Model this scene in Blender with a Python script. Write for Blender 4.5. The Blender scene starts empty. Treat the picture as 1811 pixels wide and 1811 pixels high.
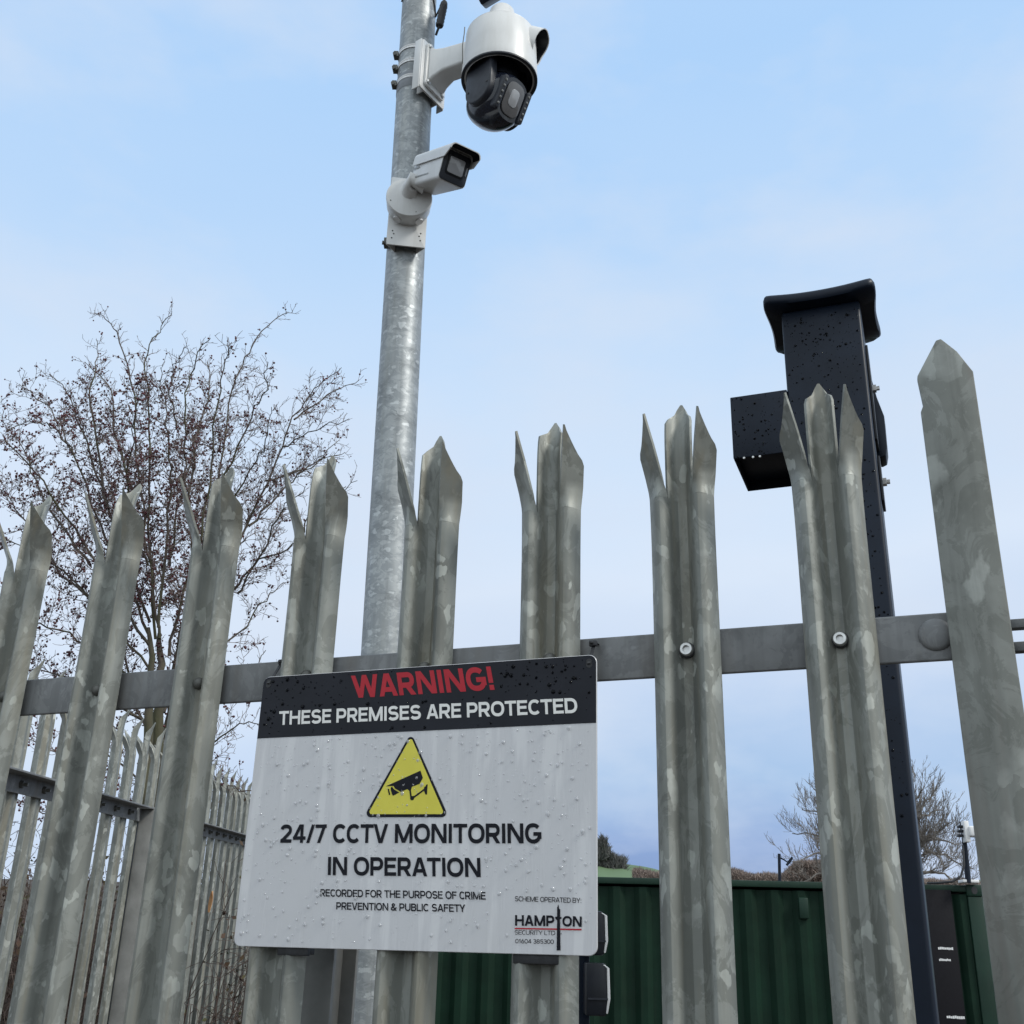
import bpy, bmesh, math, random, os
import numpy as np
from mathutils import Vector, Matrix

random.seed(11)
rng = random.Random(11)
SC = bpy.context.scene
COL = SC.collection

# ------------------------------------------------------------------ camera
EYE = 1.72
F_PX, HALF, SIZE = 1938.0, 905.5, 1811.0
_vz = Vector((1045.0 - HALF, -3850.0 - HALF, F_PX)).normalized()     # world up seen by the camera (x right, y down, z forward)
_fw = Vector((0, 0, 1))
_wy = (_fw - _vz * _fw.dot(_vz)).normalized()
_wx = _wy.cross(_vz).normalized()
if _wx.x < 0: _wx = -_wx
def c2w(v): return Vector((v.dot(_wx), v.dot(_wy), v.dot(_vz)))
cx = c2w(Vector((1, 0, 0))); cu = c2w(Vector((0, -1, 0))); cf = c2w(Vector((0, 0, 1)))
cam_d = bpy.data.cameras.new('camera'); cam = bpy.data.objects.new('camera', cam_d); COL.objects.link(cam)
cam_d.sensor_fit = 'HORIZONTAL'; cam_d.sensor_width = 36.0; cam_d.lens = 36.0 * F_PX / SIZE
cam_d.clip_start = 0.02; cam_d.clip_end = 4000
M = Matrix.Identity(4)
for r in range(3):
    M[r][0], M[r][1], M[r][2] = cx[r], cu[r], -cf[r]
M[0][3], M[1][3], M[2][3] = 0, 0, EYE
cam.matrix_world = M
SC.camera = cam

# ------------------------------------------------------------------ sky, sun, exposure
SUN_EL, SUN_AZ = math.radians(42), math.radians(120)   # azimuth clockwise from the view direction (+Y)
W = bpy.data.worlds.new('World'); SC.world = W; W.use_nodes = True
nt = W.node_tree; nt.nodes.clear()
N = nt.nodes.new; L = nt.links.new
out = N('ShaderNodeOutputWorld'); bg = N('ShaderNodeBackground'); bg.inputs['Strength'].default_value = 0.1
L(bg.outputs[0], out.inputs[0])
sky = N('ShaderNodeTexSky'); sky.sky_type = 'NISHITA'; sky.sun_disc = False
sky.sun_elevation = SUN_EL; sky.sun_rotation = SUN_AZ; sky.air_density = 1.0; sky.dust_density = 0.6; sky.ozone_density = 1.5
tc = N('ShaderNodeTexCoord'); sep = N('ShaderNodeSeparateXYZ'); L(tc.outputs['Generated'], sep.inputs[0])
mp = N('ShaderNodeMapping'); mp.inputs['Scale'].default_value = (1.0, 1.0, 2.2); L(tc.outputs['Generated'], mp.inputs[0])
nz = N('ShaderNodeTexNoise'); nz.inputs['Scale'].default_value = 2.1; nz.inputs['Detail'].default_value = 5; nz.inputs['Roughness'].default_value = 0.5; nz.inputs['Distortion'].default_value = 0.4
L(mp.outputs[0], nz.inputs['Vector'])
nz2 = N('ShaderNodeTexNoise'); nz2.inputs['Scale'].default_value = 3.4; nz2.inputs['Detail'].default_value = 6; nz2.inputs['Roughness'].default_value = 0.55
L(mp.outputs[0], nz2.inputs['Vector'])
# elevation wobbled by the clouds
ma = N('ShaderNodeMath'); ma.operation = 'MULTIPLY_ADD'; L(nz.outputs[0], ma.inputs[0]); ma.inputs[1].default_value = 0.22; L(sep.outputs['Z'], ma.inputs[2])
lf = N('ShaderNodeMapRange'); L(sep.outputs['X'], lf.inputs['Value']); lf.inputs['From Min'].default_value = 0.05; lf.inputs['From Max'].default_value = -0.35; lf.inputs['To Min'].default_value = 0.0; lf.inputs['To Max'].default_value = 0.20
lz = N('ShaderNodeMapRange'); L(sep.outputs['Z'], lz.inputs['Value']); lz.inputs['From Min'].default_value = 0.05; lz.inputs['From Max'].default_value = 0.38; lz.inputs['To Min'].default_value = 1.0; lz.inputs['To Max'].default_value = 0.0
lm = N('ShaderNodeMath'); lm.operation = 'MULTIPLY_ADD'; L(lf.outputs[0], lm.inputs[0]); L(lz.outputs[0], lm.inputs[1]); L(ma.outputs[0], lm.inputs[2])
ms = N('ShaderNodeMath'); ms.operation = 'SUBTRACT'; L(lm.outputs[0], ms.inputs[0]); ms.inputs[1].default_value = 0.11
ramp = N('ShaderNodeValToRGB'); L(ms.outputs[0], ramp.inputs[0])
def srgb(r, g, b):
    return tuple(((c / 255 / 12.92) if c <= 10 else ((c / 255 + 0.055) / 1.055) ** 2.4) for c in (r, g, b))
stops = [(0.0, (128, 150, 194)), (0.07, (142, 170, 218)), (0.15, (170, 200, 236)), (0.23, (198, 218, 246)), (0.33, (222, 236, 254)), (0.45, (208, 230, 255)), (0.58, (190, 221, 255)), (0.72, (178, 215, 255)), (1.0, (205, 225, 250))]
cr = ramp.color_ramp
while len(cr.elements) < len(stops): cr.elements.new(0.5)
for e, (p, c) in zip(cr.elements, stops): e.position = p; e.color = (*srgb(*c), 1)
# thin pale cloud
cl = N('ShaderNodeValToRGB'); L(nz2.outputs[0], cl.inputs[0])
cl.color_ramp.elements[0].position = 0.43; cl.color_ramp.elements[0].color = (0, 0, 0, 1)
cl.color_ramp.elements[1].position = 0.72; cl.color_ramp.elements[1].color = (0.80, 0.80, 0.80, 1)
mixc = N('ShaderNodeMix'); mixc.data_type = 'RGBA'; L(cl.outputs[0], mixc.inputs['Factor']); L(ramp.outputs[0], mixc.inputs[6])
mixc.inputs[7].default_value = (*srgb(219, 231, 248), 1)
# overcast behind the camera and to the sides: neutral white cloud
mr = N('ShaderNodeMapRange'); L(sep.outputs['Y'], mr.inputs['Value'])
mr.inputs['From Min'].default_value = 0.35; mr.inputs['From Max'].default_value = -0.25; mr.inputs['To Min'].default_value = 0.0; mr.inputs['To Max'].default_value = 1.0
mixb = N('ShaderNodeMix'); mixb.data_type = 'RGBA'; L(mr.outputs[0], mixb.inputs['Factor']); L(mixc.outputs[2], mixb.inputs[6])
mixb.inputs[7].default_value = (1.05, 1.17, 1.26, 1)
sc10 = N('ShaderNodeVectorMath'); sc10.operation = 'SCALE'; sc10.inputs['Scale'].default_value = 10.0; L(mixb.outputs[2], sc10.inputs[0])
mixn = N('ShaderNodeMix'); mixn.data_type = 'RGBA'; mixn.inputs['Factor'].default_value = 0.95
L(sky.outputs[0], mixn.inputs[6]); L(sc10.outputs[0], mixn.inputs[7]); L(mixn.outputs[2], bg.inputs['Color'])
sun_d = bpy.data.lights.new('sun', 'SUN'); sun_d.energy = 2.3; sun_d.angle = math.radians(13); sun_d.color = (1.0, 0.97, 0.91)
sun = bpy.data.objects.new('sun', sun_d); COL.objects.link(sun)
_sd = Vector((math.sin(SUN_AZ) * math.cos(SUN_EL), math.cos(SUN_AZ) * math.cos(SUN_EL), math.sin(SUN_EL)))
sun.rotation_euler = _sd.to_track_quat('Z', 'Y').to_euler()
vs = SC.view_settings; vs.view_transform = 'Standard'; vs.look = 'None'; vs.exposure = 0.0; vs.gamma = 1.0; vs.use_curve_mapping = False

# ------------------------------------------------------------------ geometry helpers
def ray(px, py):
    d = c2w(Vector((px - HALF, py - HALF, F_PX)))
    return d / d.y
def P(px, py, Y):                       # world point seen at photo pixel (px, py) at forward distance Y
    d = ray(px, py); return Vector((d.x * Y, Y, EYE + d.z * Y))

class MB:
    """collects vertices and faces for ONE mesh"""
    def __init__(s, xf=None): s.v = []; s.f = []; s.xf = xf
    def add(s, vs, fs):
        o = len(s.v)
        s.v += [(s.xf @ Vector(p)) if s.xf is not None else Vector(p) for p in vs]
        s.f += [tuple(i + o for i in f) for f in fs]
    def box(s, c, size, R=None):
        c = Vector(c); h = Vector(size) / 2
        vs = []
        for k in range(8):
            p = Vector((h.x * (1 if k & 1 else -1), h.y * (1 if k & 2 else -1), h.z * (1 if k & 4 else -1)))
            vs.append(c + (R @ p if R is not None else p))
        s.add(vs, [(0, 2, 3, 1), (4, 5, 7, 6), (0, 1, 5, 4), (2, 6, 7, 3), (0, 4, 6, 2), (1, 3, 7, 5)])
    def tube(s, pts, rad, n=8, cap=True):
        pts = [Vector(p) for p in pts]
        if not hasattr(rad, '__len__'): rad = [rad] * len(pts)
        vs, fs = [], []
        up = None
        for i, p in enumerate(pts):
            t = (pts[min(i + 1, len(pts) - 1)] - pts[max(i - 1, 0)])
            if t.length < 1e-9: t = Vector((0, 0, 1))
            t.normalize()
            if up is None:
                up = t.orthogonal().normalized()
            else:
                up = (up - t * up.dot(t))
                up = up.normalized() if up.length > 1e-6 else t.orthogonal().normalized()
            w = t.cross(up)
            for k in range(n):
                a = 2 * math.pi * k / n
                vs.append(p + (up * math.cos(a) + w * math.sin(a)) * rad[i])
        for i in range(len(pts) - 1):
            for k in range(n):
                a = i * n + k; b = i * n + (k + 1) % n
                fs.append((a, b, b + n, a + n))
        if cap:
            fs.append(tuple(range(n))[::-1]); fs.append(tuple(range((len(pts) - 1) * n, len(pts) * n)))
        s.add(vs, fs)
    def lathe(s, prof, c, axis=(0, 0, 1), n=40, close=True):
        """prof = [(r, h)] turned about axis through c"""
        ax = Vector(axis).normalized(); u = ax.orthogonal().normalized(); w = ax.cross(u); c = Vector(c)
        vs, fs = [], []
        for r, h in prof:
            for k in range(n):
                a = 2 * math.pi * k / n
                vs.append(c + ax * h + (u * math.cos(a) + w * math.sin(a)) * max(r, 1e-5))
        m = len(prof)
        for i in range(m - 1):
            for k in range(n):
                a = i * n + k; b = i * n + (k + 1) % n
                fs.append((a, b, b + n, a + n))
        if close:
            fs.append(tuple(range(n))[::-1]); fs.append(tuple(range((m - 1) * n, m * n)))
        s.add(vs, fs)
    def prism(s, poly, fn, t0, t1):
        """poly = [(a, b)], fn(a, b, t) -> point; extruded from t0 to t1"""
        n = len(poly)
        vs = [fn(a, b, t0) for a, b in poly] + [fn(a, b, t1) for a, b in poly]
        fs = [tuple(range(n))[::-1], tuple(range(n, 2 * n))]
        for k in range(n): fs.append((k, (k + 1) % n, (k + 1) % n + n, k + n))
        s.add(vs, fs)
    def build(s, name, mat, parent=None, smooth=35, bevel=0, seg=2, subsurf=0, solid=0, solid_off=0, col_fix=False):
        me = bpy.data.meshes.new(name)
        org = worldloc(parent) if parent is not None else Vector((0, 0, 0))
        me.from_pydata([tuple(p - org) for p in s.v], [], s.f)
        me.validate()
        bm = bmesh.new(); bm.from_mesh(me); bmesh.ops.recalc_face_normals(bm, faces=bm.faces) if not col_fix else None; bm.to_mesh(me); bm.free()
        ob = bpy.data.objects.new(name, me); COL.objects.link(ob)
        if parent is not None: ob.parent = parent
        mods = False
        if solid: md = ob.modifiers.new('s', 'SOLIDIFY'); md.thickness = solid; md.offset = solid_off; mods = True
        if subsurf: md = ob.modifiers.new('d', 'SUBSURF'); md.levels = subsurf; md.render_levels = subsurf; mods = True
        if bevel: md = ob.modifiers.new('b', 'BEVEL'); md.width = bevel; md.segments = seg; md.limit_method = 'ANGLE'; md.angle_limit = math.radians(40); mods = True
        if mods:
            dg = bpy.context.evaluated_depsgraph_get(); ev = ob.evaluated_get(dg)
            m2 = bpy.data.meshes.new_from_object(ev); ob.modifiers.clear(); ob.data = m2; bpy.data.meshes.remove(me); me = m2; me.name = name
        if smooth:
            me.shade_smooth() if hasattr(me, 'shade_smooth') else None
            me.set_sharp_from_angle(angle=math.radians(smooth))
        me.materials.clear(); me.materials.append(mat)
        return ob
_loc = {}
def worldloc(o):
    return Vector(_loc.get(o.name, (0, 0, 0)))
def thing(name, label, cat, loc=(0, 0, 0), group=None):
    o = bpy.data.objects.new(name, None); COL.objects.link(o); o.location = loc; _loc[o.name] = tuple(loc)
    o.empty_display_size = 0.05
    return tag(o, label, cat, group)
def tag(o, label, cat, group=None):
    o['label'] = label; o['category'] = cat
    if group: o['group'] = group
    return o
def part(mb, name, mat, parent, **k):
    o = mb.build(name, mat, parent, **k); _loc[o.name] = tuple(worldloc(parent)); return o
def kind(o, k): o['kind'] = k; return o
def rounded_rect(u0, u1, z0, z1, r, n=6):
    pts = []
    for cxx, cz, a0 in ((u1 - r, z1 - r, 0), (u0 + r, z1 - r, 90), (u0 + r, z0 + r, 180), (u1 - r, z0 + r, 270)):
        for k in range(n + 1):
            a = math.radians(a0 + 90 * k / n); pts.append((cxx + r * math.cos(a), cz + r * math.sin(a)))
    return pts

# ------------------------------------------------------------------ materials
def newmat(name):
    m = bpy.data.materials.new(name); m.use_nodes = True
    return m, m.node_tree, m.node_tree.nodes['Principled BSDF']
def coords(t, scale=(1, 1, 1), rand=True):
    tcn = t.nodes.new('ShaderNodeTexCoord'); mpn = t.nodes.new('ShaderNodeMapping'); mpn.inputs['Scale'].default_value = scale
    t.links.new(tcn.outputs['Object'], mpn.inputs[0])
    if rand:
        oi = t.nodes.new('ShaderNodeObjectInfo'); sc_ = t.nodes.new('ShaderNodeVectorMath'); sc_.operation = 'SCALE'
        cmb = t.nodes.new('ShaderNodeCombineXYZ')
        for k in range(3): t.links.new(oi.outputs['Random'], cmb.inputs[k])
        t.links.new(cmb.outputs[0], sc_.inputs[0]); sc_.inputs['Scale'].default_value = 37.0
        t.links.new(sc_.outputs[0], mpn.inputs['Location'])
    return mpn.outputs[0]
def noise(t, vec, scale, detail=4, rough=0.55, dist=0):
    n = t.nodes.new('ShaderNodeTexNoise'); n.inputs['Scale'].default_value = scale; n.inputs['Detail'].default_value = detail
    n.inputs['Roughness'].default_value = rough; n.inputs['Distortion'].default_value = dist; t.links.new(vec, n.inputs['Vector']); return n.outputs[0]
def ramp_(t, fac, stops_):
    r = t.nodes.new('ShaderNodeValToRGB'); t.links.new(fac, r.inputs[0])
    while len(r.color_ramp.elements) < len(stops_): r.color_ramp.elements.new(0.5)
    for e, (p, c) in zip(r.color_ramp.elements, stops_):
        e.position = p; e.color = (*c, 1) if hasattr(c, '__len__') else (c, c, c, 1)
    return r.outputs[0]
def mix(t, fac, a, b, mode='MIX'):
    m = t.nodes.new('ShaderNodeMix'); m.data_type = 'RGBA'; m.blend_type = mode
    for s_, v in ((m.inputs['Factor'], fac), (m.inputs[6], a), (m.inputs[7], b)):
        if hasattr(v, 'is_output'): t.links.new(v, s_)
        elif hasattr(v, '__len__'): s_.default_value = (*v[:3], 1)
        else: s_.default_value = v
    return m.outputs[2]
def bump(t, b, h, strength=0.2, dist=0.002):
    n = t.nodes.new('ShaderNodeBump'); n.inputs['Strength'].default_value = strength; n.inputs['Distance'].default_value = dist
    t.links.new(h, n.inputs['Height']); t.links.new(n.outputs[0], b.inputs['Normal'])

def galvanised(name, dark, mid, light, spangle=38, stretch=0.35, metal=0.25, patch=0.5, warm=(0.30, 0.27, 0.20), rough=0.5):
    m, t, b = newmat(name)
    vec = coords(t)
    vst = coords(t, (1, 1, stretch))
    wob = t.nodes.new('ShaderNodeTexNoise'); wob.inputs['Scale'].default_value = 34; wob.inputs['Detail'].default_value = 4; t.links.new(vst, wob.inputs['Vector'])
    vadd = t.nodes.new('ShaderNodeVectorMath'); vadd.operation = 'MULTIPLY_ADD'; t.links.new(wob.outputs['Color'], vadd.inputs[0]); vadd.inputs[1].default_value = (0.055, 0.055, 0.055); t.links.new(vst, vadd.inputs[2])
    vo = t.nodes.new('ShaderNodeTexVoronoi'); vo.inputs['Scale'].default_value = spangle; t.links.new(vadd.outputs[0], vo.inputs['Vector'])
    cellv = t.nodes.new('ShaderNodeSeparateColor'); t.links.new(vo.outputs['Color'], cellv.inputs[0])
    n1 = noise(t, vst, 9, 5, 0.6, 0.6)
    n2 = noise(t, vec, 55, 6, 0.7)
    n1b = noise(t, vst, 24, 6, 0.7, 1.2)
    base = mix(t, ramp_(t, n1b, [(0.485, 0.0), (0.515, 0.75)]), ramp_(t, n1, [(0.30, dark), (0.5, mid), (0.72, mid)]), ramp_(t, n1, [(0.30, mid), (0.6, light)]))
    gate0 = ramp_(t, cellv.outputs[0], [(0.50, 0.0), (0.60, 0.55), (0.9, 1.0)])
    disc = ramp_(t, vo.outputs['Distance'], [(0.40, 1.0), (0.47, 0.0)])
    spm = t.nodes.new('ShaderNodeMath'); spm.operation = 'MULTIPLY'; t.links.new(gate0, spm.inputs[0]); t.links.new(disc, spm.inputs[1])
    spots = spm.outputs[0]
    fine = noise(t, vec, 16, 3, 0.5)
    gate = ramp_(t, fine, [(0.40, 0.0), (0.52, 1.0)])
    mul = t.nodes.new('ShaderNodeMath'); mul.operation = 'MULTIPLY'; t.links.new(spots, mul.inputs[0]); t.links.new(gate, mul.inputs[1])
    mul2 = t.nodes.new('ShaderNodeMath'); mul2.operation = 'MULTIPLY'; t.links.new(mul.outputs[0], mul2.inputs[0]); mul2.inputs[1].default_value = patch
    c = mix(t, mul2.outputs[0], base, tuple(min(1, x * 1.38) for x in light))
    # darker weathering runs down the length
    vrun = coords(t, (1, 1, 0.06))
    nr = noise(t, vrun, 60, 3, 0.6)
    c = mix(t, ramp_(t, nr, [(0.5, 0.0), (0.75, 0.45)]), c, tuple(x * 0.62 for x in dark))
    nw = noise(t, vrun, 33, 3, 0.6)
    c = mix(t, ramp_(t, nw, [(0.50, 0.0), (0.74, 0.62)]), c, warm)
    c = mix(t, ramp_(t, n2, [(0.3, 0.0), (0.7, 0.22)]), c, dark)
    t.links.new(c, b.inputs['Base Color'])
    b.inputs['Metallic'].default_value = metal
    t.links.new(ramp_(t, n1, [(0.3, rough + 0.14), (0.7, rough - 0.06)]), b.inputs['Roughness'])
    bump(t, b, n2, 0.12, 0.0015)
    return m
G_PALE = galvanised('weathered_galvanised_pale', (0.132, 0.138, 0.126), (0.210, 0.219, 0.199), (0.318, 0.331, 0.306), spangle=52, stretch=0.6, patch=0.85, warm=(0.255, 0.222, 0.150))
G_RAIL = galvanised('weathered_galvanised_rail', (0.125, 0.129, 0.132), (0.180, 0.186, 0.190), (0.24, 0.246, 0.248), spangle=40, patch=0.30, stretch=1.0, warm=(0.155, 0.142, 0.125), rough=0.6)
G_PLATE = galvanised('weathered_galvanised_plate', (0.105, 0.111, 0.10), (0.162, 0.171, 0.156), (0.235, 0.246, 0.23), spangle=24, stretch=0.7, patch=0.9, warm=(0.145, 0.125, 0.11))
G_POLE = galvanised('bright_galvanised_pole', (0.17, 0.185, 0.195), (0.27, 0.29, 0.30), (0.39, 0.41, 0.415), spangle=40, stretch=1.6, metal=0.4, patch=0.8, warm=(0.28, 0.29, 0.275), rough=0.45)

def plain(name, col, rough=0.5, metal=0.0, nscale=40, amt=0.12, bmp=0.0, spec=None, dirt=None):
    m, t, b = newmat(name); vec = coords(t)
    n1 = noise(t, vec, nscale, 5, 0.6)
    c = mix(t, ramp_(t, n1, [(0.3, 0.0), (0.75, 1.0)]), tuple(x * (1 - amt) for x in col), tuple(min(1, x * (1 + amt)) for x in col))
    if dirt:
        n3 = noise(t, coords(t, (1, 1, 0.15)), 18, 5, 0.65)
        c = mix(t, ramp_(t, n3, [(0.52, 0.0), (0.8, 0.6)]), c, dirt)
    t.links.new(c, b.inputs['Base Color']); b.inputs['Metallic'].default_value = metal
    t.links.new(ramp_(t, n1, [(0.3, min(1, rough + 0.08)), (0.7, max(0.02, rough - 0.06))]), b.inputs['Roughness'])
    if spec is not None: b.inputs['Specular IOR Level'].default_value = spec
    if bmp: bump(t, b, noise(t, vec, 300, 2), bmp, 0.001)
    return m
WHITE = plain('white_painted_metal', (0.66, 0.665, 0.66), 0.38, amt=0.04, nscale=12, dirt=(0.48, 0.48, 0.45))
WHITE_P = plain('white_plastic', (0.70, 0.70, 0.70), 0.4, amt=0.03)
GREYW = plain('shaded_groove_grey', (0.30, 0.31, 0.31), 0.5)
BLACK = plain('black_powder_coat', (0.0065, 0.0115, 0.0225), 0.42, amt=0.25, nscale=9, spec=0.2, bmp=0.08)
BLACK_P = plain('black_plastic', (0.012, 0.014, 0.019), 0.35, amt=0.2, spec=0.3)
BLACK_G = plain('black_gloss_plastic', (0.011, 0.014, 0.024), 0.12, amt=0.2)
BLACK_C = plain('charcoal_matt_plastic', (0.026, 0.030, 0.040), 0.45, amt=0.2, spec=0.3)
RUBBER = plain('black_rubber', (0.022, 0.023, 0.026), 0.6, amt=0.3, nscale=120)
GLASSY = plain('smoky_lens_glass', (0.11, 0.11, 0.115), 0.08, amt=0.1)
LENS_LIGHT = plain('pale_lens_and_reflection', (0.33, 0.34, 0.36), 0.1, amt=0.05)  # also colours the painted reflection on the dome camera's lens
LED = plain('infrared_led_strip', (0.20, 0.205, 0.20), 0.2, amt=0.5, nscale=160)
STEEL = plain('bright_bolt_steel', (0.58, 0.58, 0.57), 0.3, metal=0.7, amt=0.15, nscale=90)
DARKSTEEL = plain('dull_bolt_steel', (0.13, 0.13, 0.12), 0.5, metal=0.4, amt=0.2)
SLEEVE = plain('grey_fence_post_steel', (0.20, 0.20, 0.19), 0.55, metal=0.2, amt=0.25, nscale=15)
GREEN = plain('dark_green_container_paint', (0.0050, 0.0215, 0.0125), 0.6, amt=0.25, nscale=3, dirt=(0.012, 0.024, 0.016), spec=0.15)
GREEN_E = plain('green_container_frame_paint', (0.008, 0.028, 0.018), 0.5, amt=0.2, nscale=3, dirt=(0.016, 0.032, 0.024), spec=0.25)
NOTICE = plain('black_notice_board', (0.008, 0.0075, 0.010), 0.6, amt=0.1, spec=0.15)
RED = plain('sign_red_ink', (0.40, 0.022, 0.035), 0.4, amt=0.05, spec=0.2)
SBLACK = plain('sign_black_ink', (0.008, 0.0095, 0.016), 0.3, amt=0.15, nscale=20, spec=0.2)
INK = plain('sign_dark_ink', (0.007, 0.008, 0.013), 0.4, amt=0.1, spec=0.15)
YELLOW = plain('sign_yellow_ink', (0.62, 0.56, 0.05), 0.32, amt=0.04)
SWHITE_INK = plain('sign_white_ink', (0.72, 0.72, 0.70), 0.35, amt=0.03)
TAN = plain('cut_wood', (0.50, 0.26, 0.11), 0.7, amt=0.2)
def sign_white():
    m, t, b = newmat('sign_white_face'); vec = coords(t, (1, 1, 1), False)
    run = noise(t, coords(t, (1, 1, 0.09), False), 42, 4, 0.6)
    grime = noise(t, vec, 14, 5, 0.6)
    c = mix(t, ramp_(t, run, [(0.54, 0.0), (0.62, 0.8)]), (0.535, 0.54, 0.56), (0.63, 0.635, 0.65))
    c = mix(t, ramp_(t, grime, [(0.5, 0.0), (0.8, 0.35)]), c, (0.50, 0.50, 0.50))
    t.links.new(c, b.inputs['Base Color']); t.links.new(ramp_(t, run, [(0.45, 0.22), (0.7, 0.45)]), b.inputs['Roughness'])
    return m
SIGNW = sign_white()
def water(nm, tint, ior):
    m = bpy.data.materials.new(nm); m.use_nodes = True; t = m.node_tree; t.nodes.clear()
    o = t.nodes.new('ShaderNodeOutputMaterial'); tr = t.nodes.new('ShaderNodeBsdfTransparent'); tr.inputs[0].default_value = (*tint, 1)
    g = t.nodes.new('ShaderNodeBsdfGlossy'); g.inputs['Roughness'].default_value = 0.04; g.inputs[0].default_value = (0.9, 0.9, 0.9, 1)
    lw = t.nodes.new('ShaderNodeFresnel'); lw.inputs['IOR'].default_value = ior
    mx = t.nodes.new('ShaderNodeMixShader'); t.links.new(lw.outputs[0], mx.inputs[0]); t.links.new(tr.outputs[0], mx.inputs[1]); t.links.new(g.outputs[0], mx.inputs[2]); t.links.new(mx.outputs[0], o.inputs[0]); return m
WATER = water('rain_water', (0.97, 0.972, 0.978), 1.5); WATER_D = water('rain_water_on_black', (0.45, 0.47, 0.50), 1.2)  # on black, the drops' dark look against the sheen is put into the tint
def bark(name, a, b_, moss=None, scale=30):
    m, t, b = newmat(name); vec = coords(t, (1, 1, 0.4), False)
    n1 = noise(t, vec, scale, 5, 0.65)
    c = ramp_(t, n1, [(0.3, a), (0.7, b_)])
    if moss: c = mix(t, ramp_(t, noise(t, vec, 6, 3), [(0.48, 0.0), (0.62, 0.8)]), c, moss)
    t.links.new(c, b.inputs['Base Color']); b.inputs['Roughness'].default_value = 0.85
    bump(t, b, n1, 0.5, 0.01); return m
BARK = bark('hawthorn_bark', (0.04, 0.032, 0.026), (0.105, 0.082, 0.066), (0.06, 0.062, 0.026))
TWIG = bark('hawthorn_twig_bark', (0.085, 0.062, 0.055), (0.20, 0.15, 0.13))
FARBARK = bark('distant_tree_bark', (0.14, 0.125, 0.115), (0.24, 0.215, 0.19), scale=3)
BERRY = plain('dark_red_haw', (0.075, 0.007, 0.012), 0.3, amt=0.6, nscale=3)
THICKET = bark('bramble_stems', (0.045, 0.032, 0.027), (0.12, 0.085, 0.07), scale=8)
LEAFM = bark('dead_bramble_leaf', (0.05, 0.022, 0.018), (0.09, 0.06, 0.03), (0.06, 0.075, 0.025), scale=5)
HEDGE = bark('winter_hedge_twigs', (0.14, 0.108, 0.092), (0.25, 0.195, 0.165), scale=0.6)
WOODM = bark('far_wood', (0.085, 0.085, 0.085), (0.15, 0.145, 0.14), scale=1)
def ground_mat(name, a, b_, scale):
    m, t, b = newmat(name); vec = coords(t, (1, 1, 1), False)
    t.links.new(ramp_(t, noise(t, vec, scale, 8, 0.65), [(0.3, a), (0.7, b_)]), b.inputs['Base Color']); b.inputs['Roughness'].default_value = 0.9
    bump(t, b, noise(t, vec, scale * 6, 4), 0.5, 0.05); return m
GROUND = ground_mat('rough_ground', (0.028, 0.021, 0.017), (0.075, 0.06, 0.045), 3.0)
FIELD = ground_mat('green_field', (0.075, 0.13, 0.06), (0.11, 0.17, 0.085), 0.03)

# ------------------------------------------------------------------ the ground and the far hill
def ground_h(x, y):
    h = 0.0
    if y > 1.5:                                        # bank rising away on the left
        s = max(0.0, min(1.0, (0.2 - x) / 1.2)); h += s * s * (3 - 2 * s) * min(0.055 * (y - 1.5), 0.9)
    if y > 6.0:                                        # dark overgrown bank behind the side fence
        s = max(0.0, min(1.0, (-1.5 - x) / 0.9)); q = max(0.0, min(1.0, (y - 6.6) / 2.2)); h += s * s * (3 - 2 * s) * q * q * (3 - 2 * q) * 1.75
    return h
def build_ground():
    mb = MB()
    ticks = [-900, -500, -250, -120, -60, -30, -16] + [-9 + k * 0.4 for k in range(50)] + [12, 16, 30, 60, 120, 250, 500, 900]
    n = len(ticks)
    vs = [(x, y, ground_h(x, y) + (0.02 * math.sin(x * 3.1) * math.cos(y * 2.3))) for y in ticks for x in ticks]
    fs = [(r * n + k, r * n + k + 1, (r + 1) * n + k + 1, (r + 1) * n + k) for r in range(n - 1) for k in range(n - 1)]
    mb.add(vs, fs)
    kind(mb.build('ground', GROUND, smooth=60), 'structure')
build_ground()
def build_hill():
    """a grassy hillside 250 m off, higher behind the sign and falling to the right"""
    mb = MB(); vs = []; fs = []
    prof = [(-600, 1660), (200, 1650), (800, 1600), (980, 1512), (1060, 1521), (1110, 1527), (1200, 1545), (1280, 1557), (1450, 1566), (1640, 1572), (1740, 1554), (1900, 1548), (2400, 1530)]
    cols = []
    for i in range(len(prof) - 1):
        (xa, ya), (xb, yb) = prof[i], prof[i + 1]
        for k in range(6):
            s = k / 6; cols.append((xa + (xb - xa) * s, ya + (yb - ya) * s + 1.2 * math.sin(i * 3 + k)))
    cols.append(prof[-1])
    rows = 7
    for px_, py_ in cols:
        top = P(px_, py_, 260)
        for r in range(rows):
            s = r / (rows - 1)
            y = 110 + 150 * s
            x = top.x / 260 * y
            z = top.z * (0.55 * s + 0.45 * s * s) - 0.1
            vs.append((x, y, z))
        vs.append((top.x * 1.6, 420, top.z * 0.9))
    rr = rows + 1
    for c_ in range(len(cols) - 1):
        for r in range(rr - 1):
            a = c_ * rr + r; fs.append((a, a + rr, a + rr + 1, a + 1))
    mb.add(vs, fs)
    kind(mb.build('hill', FIELD, smooth=60), 'structure')
build_hill()

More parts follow.
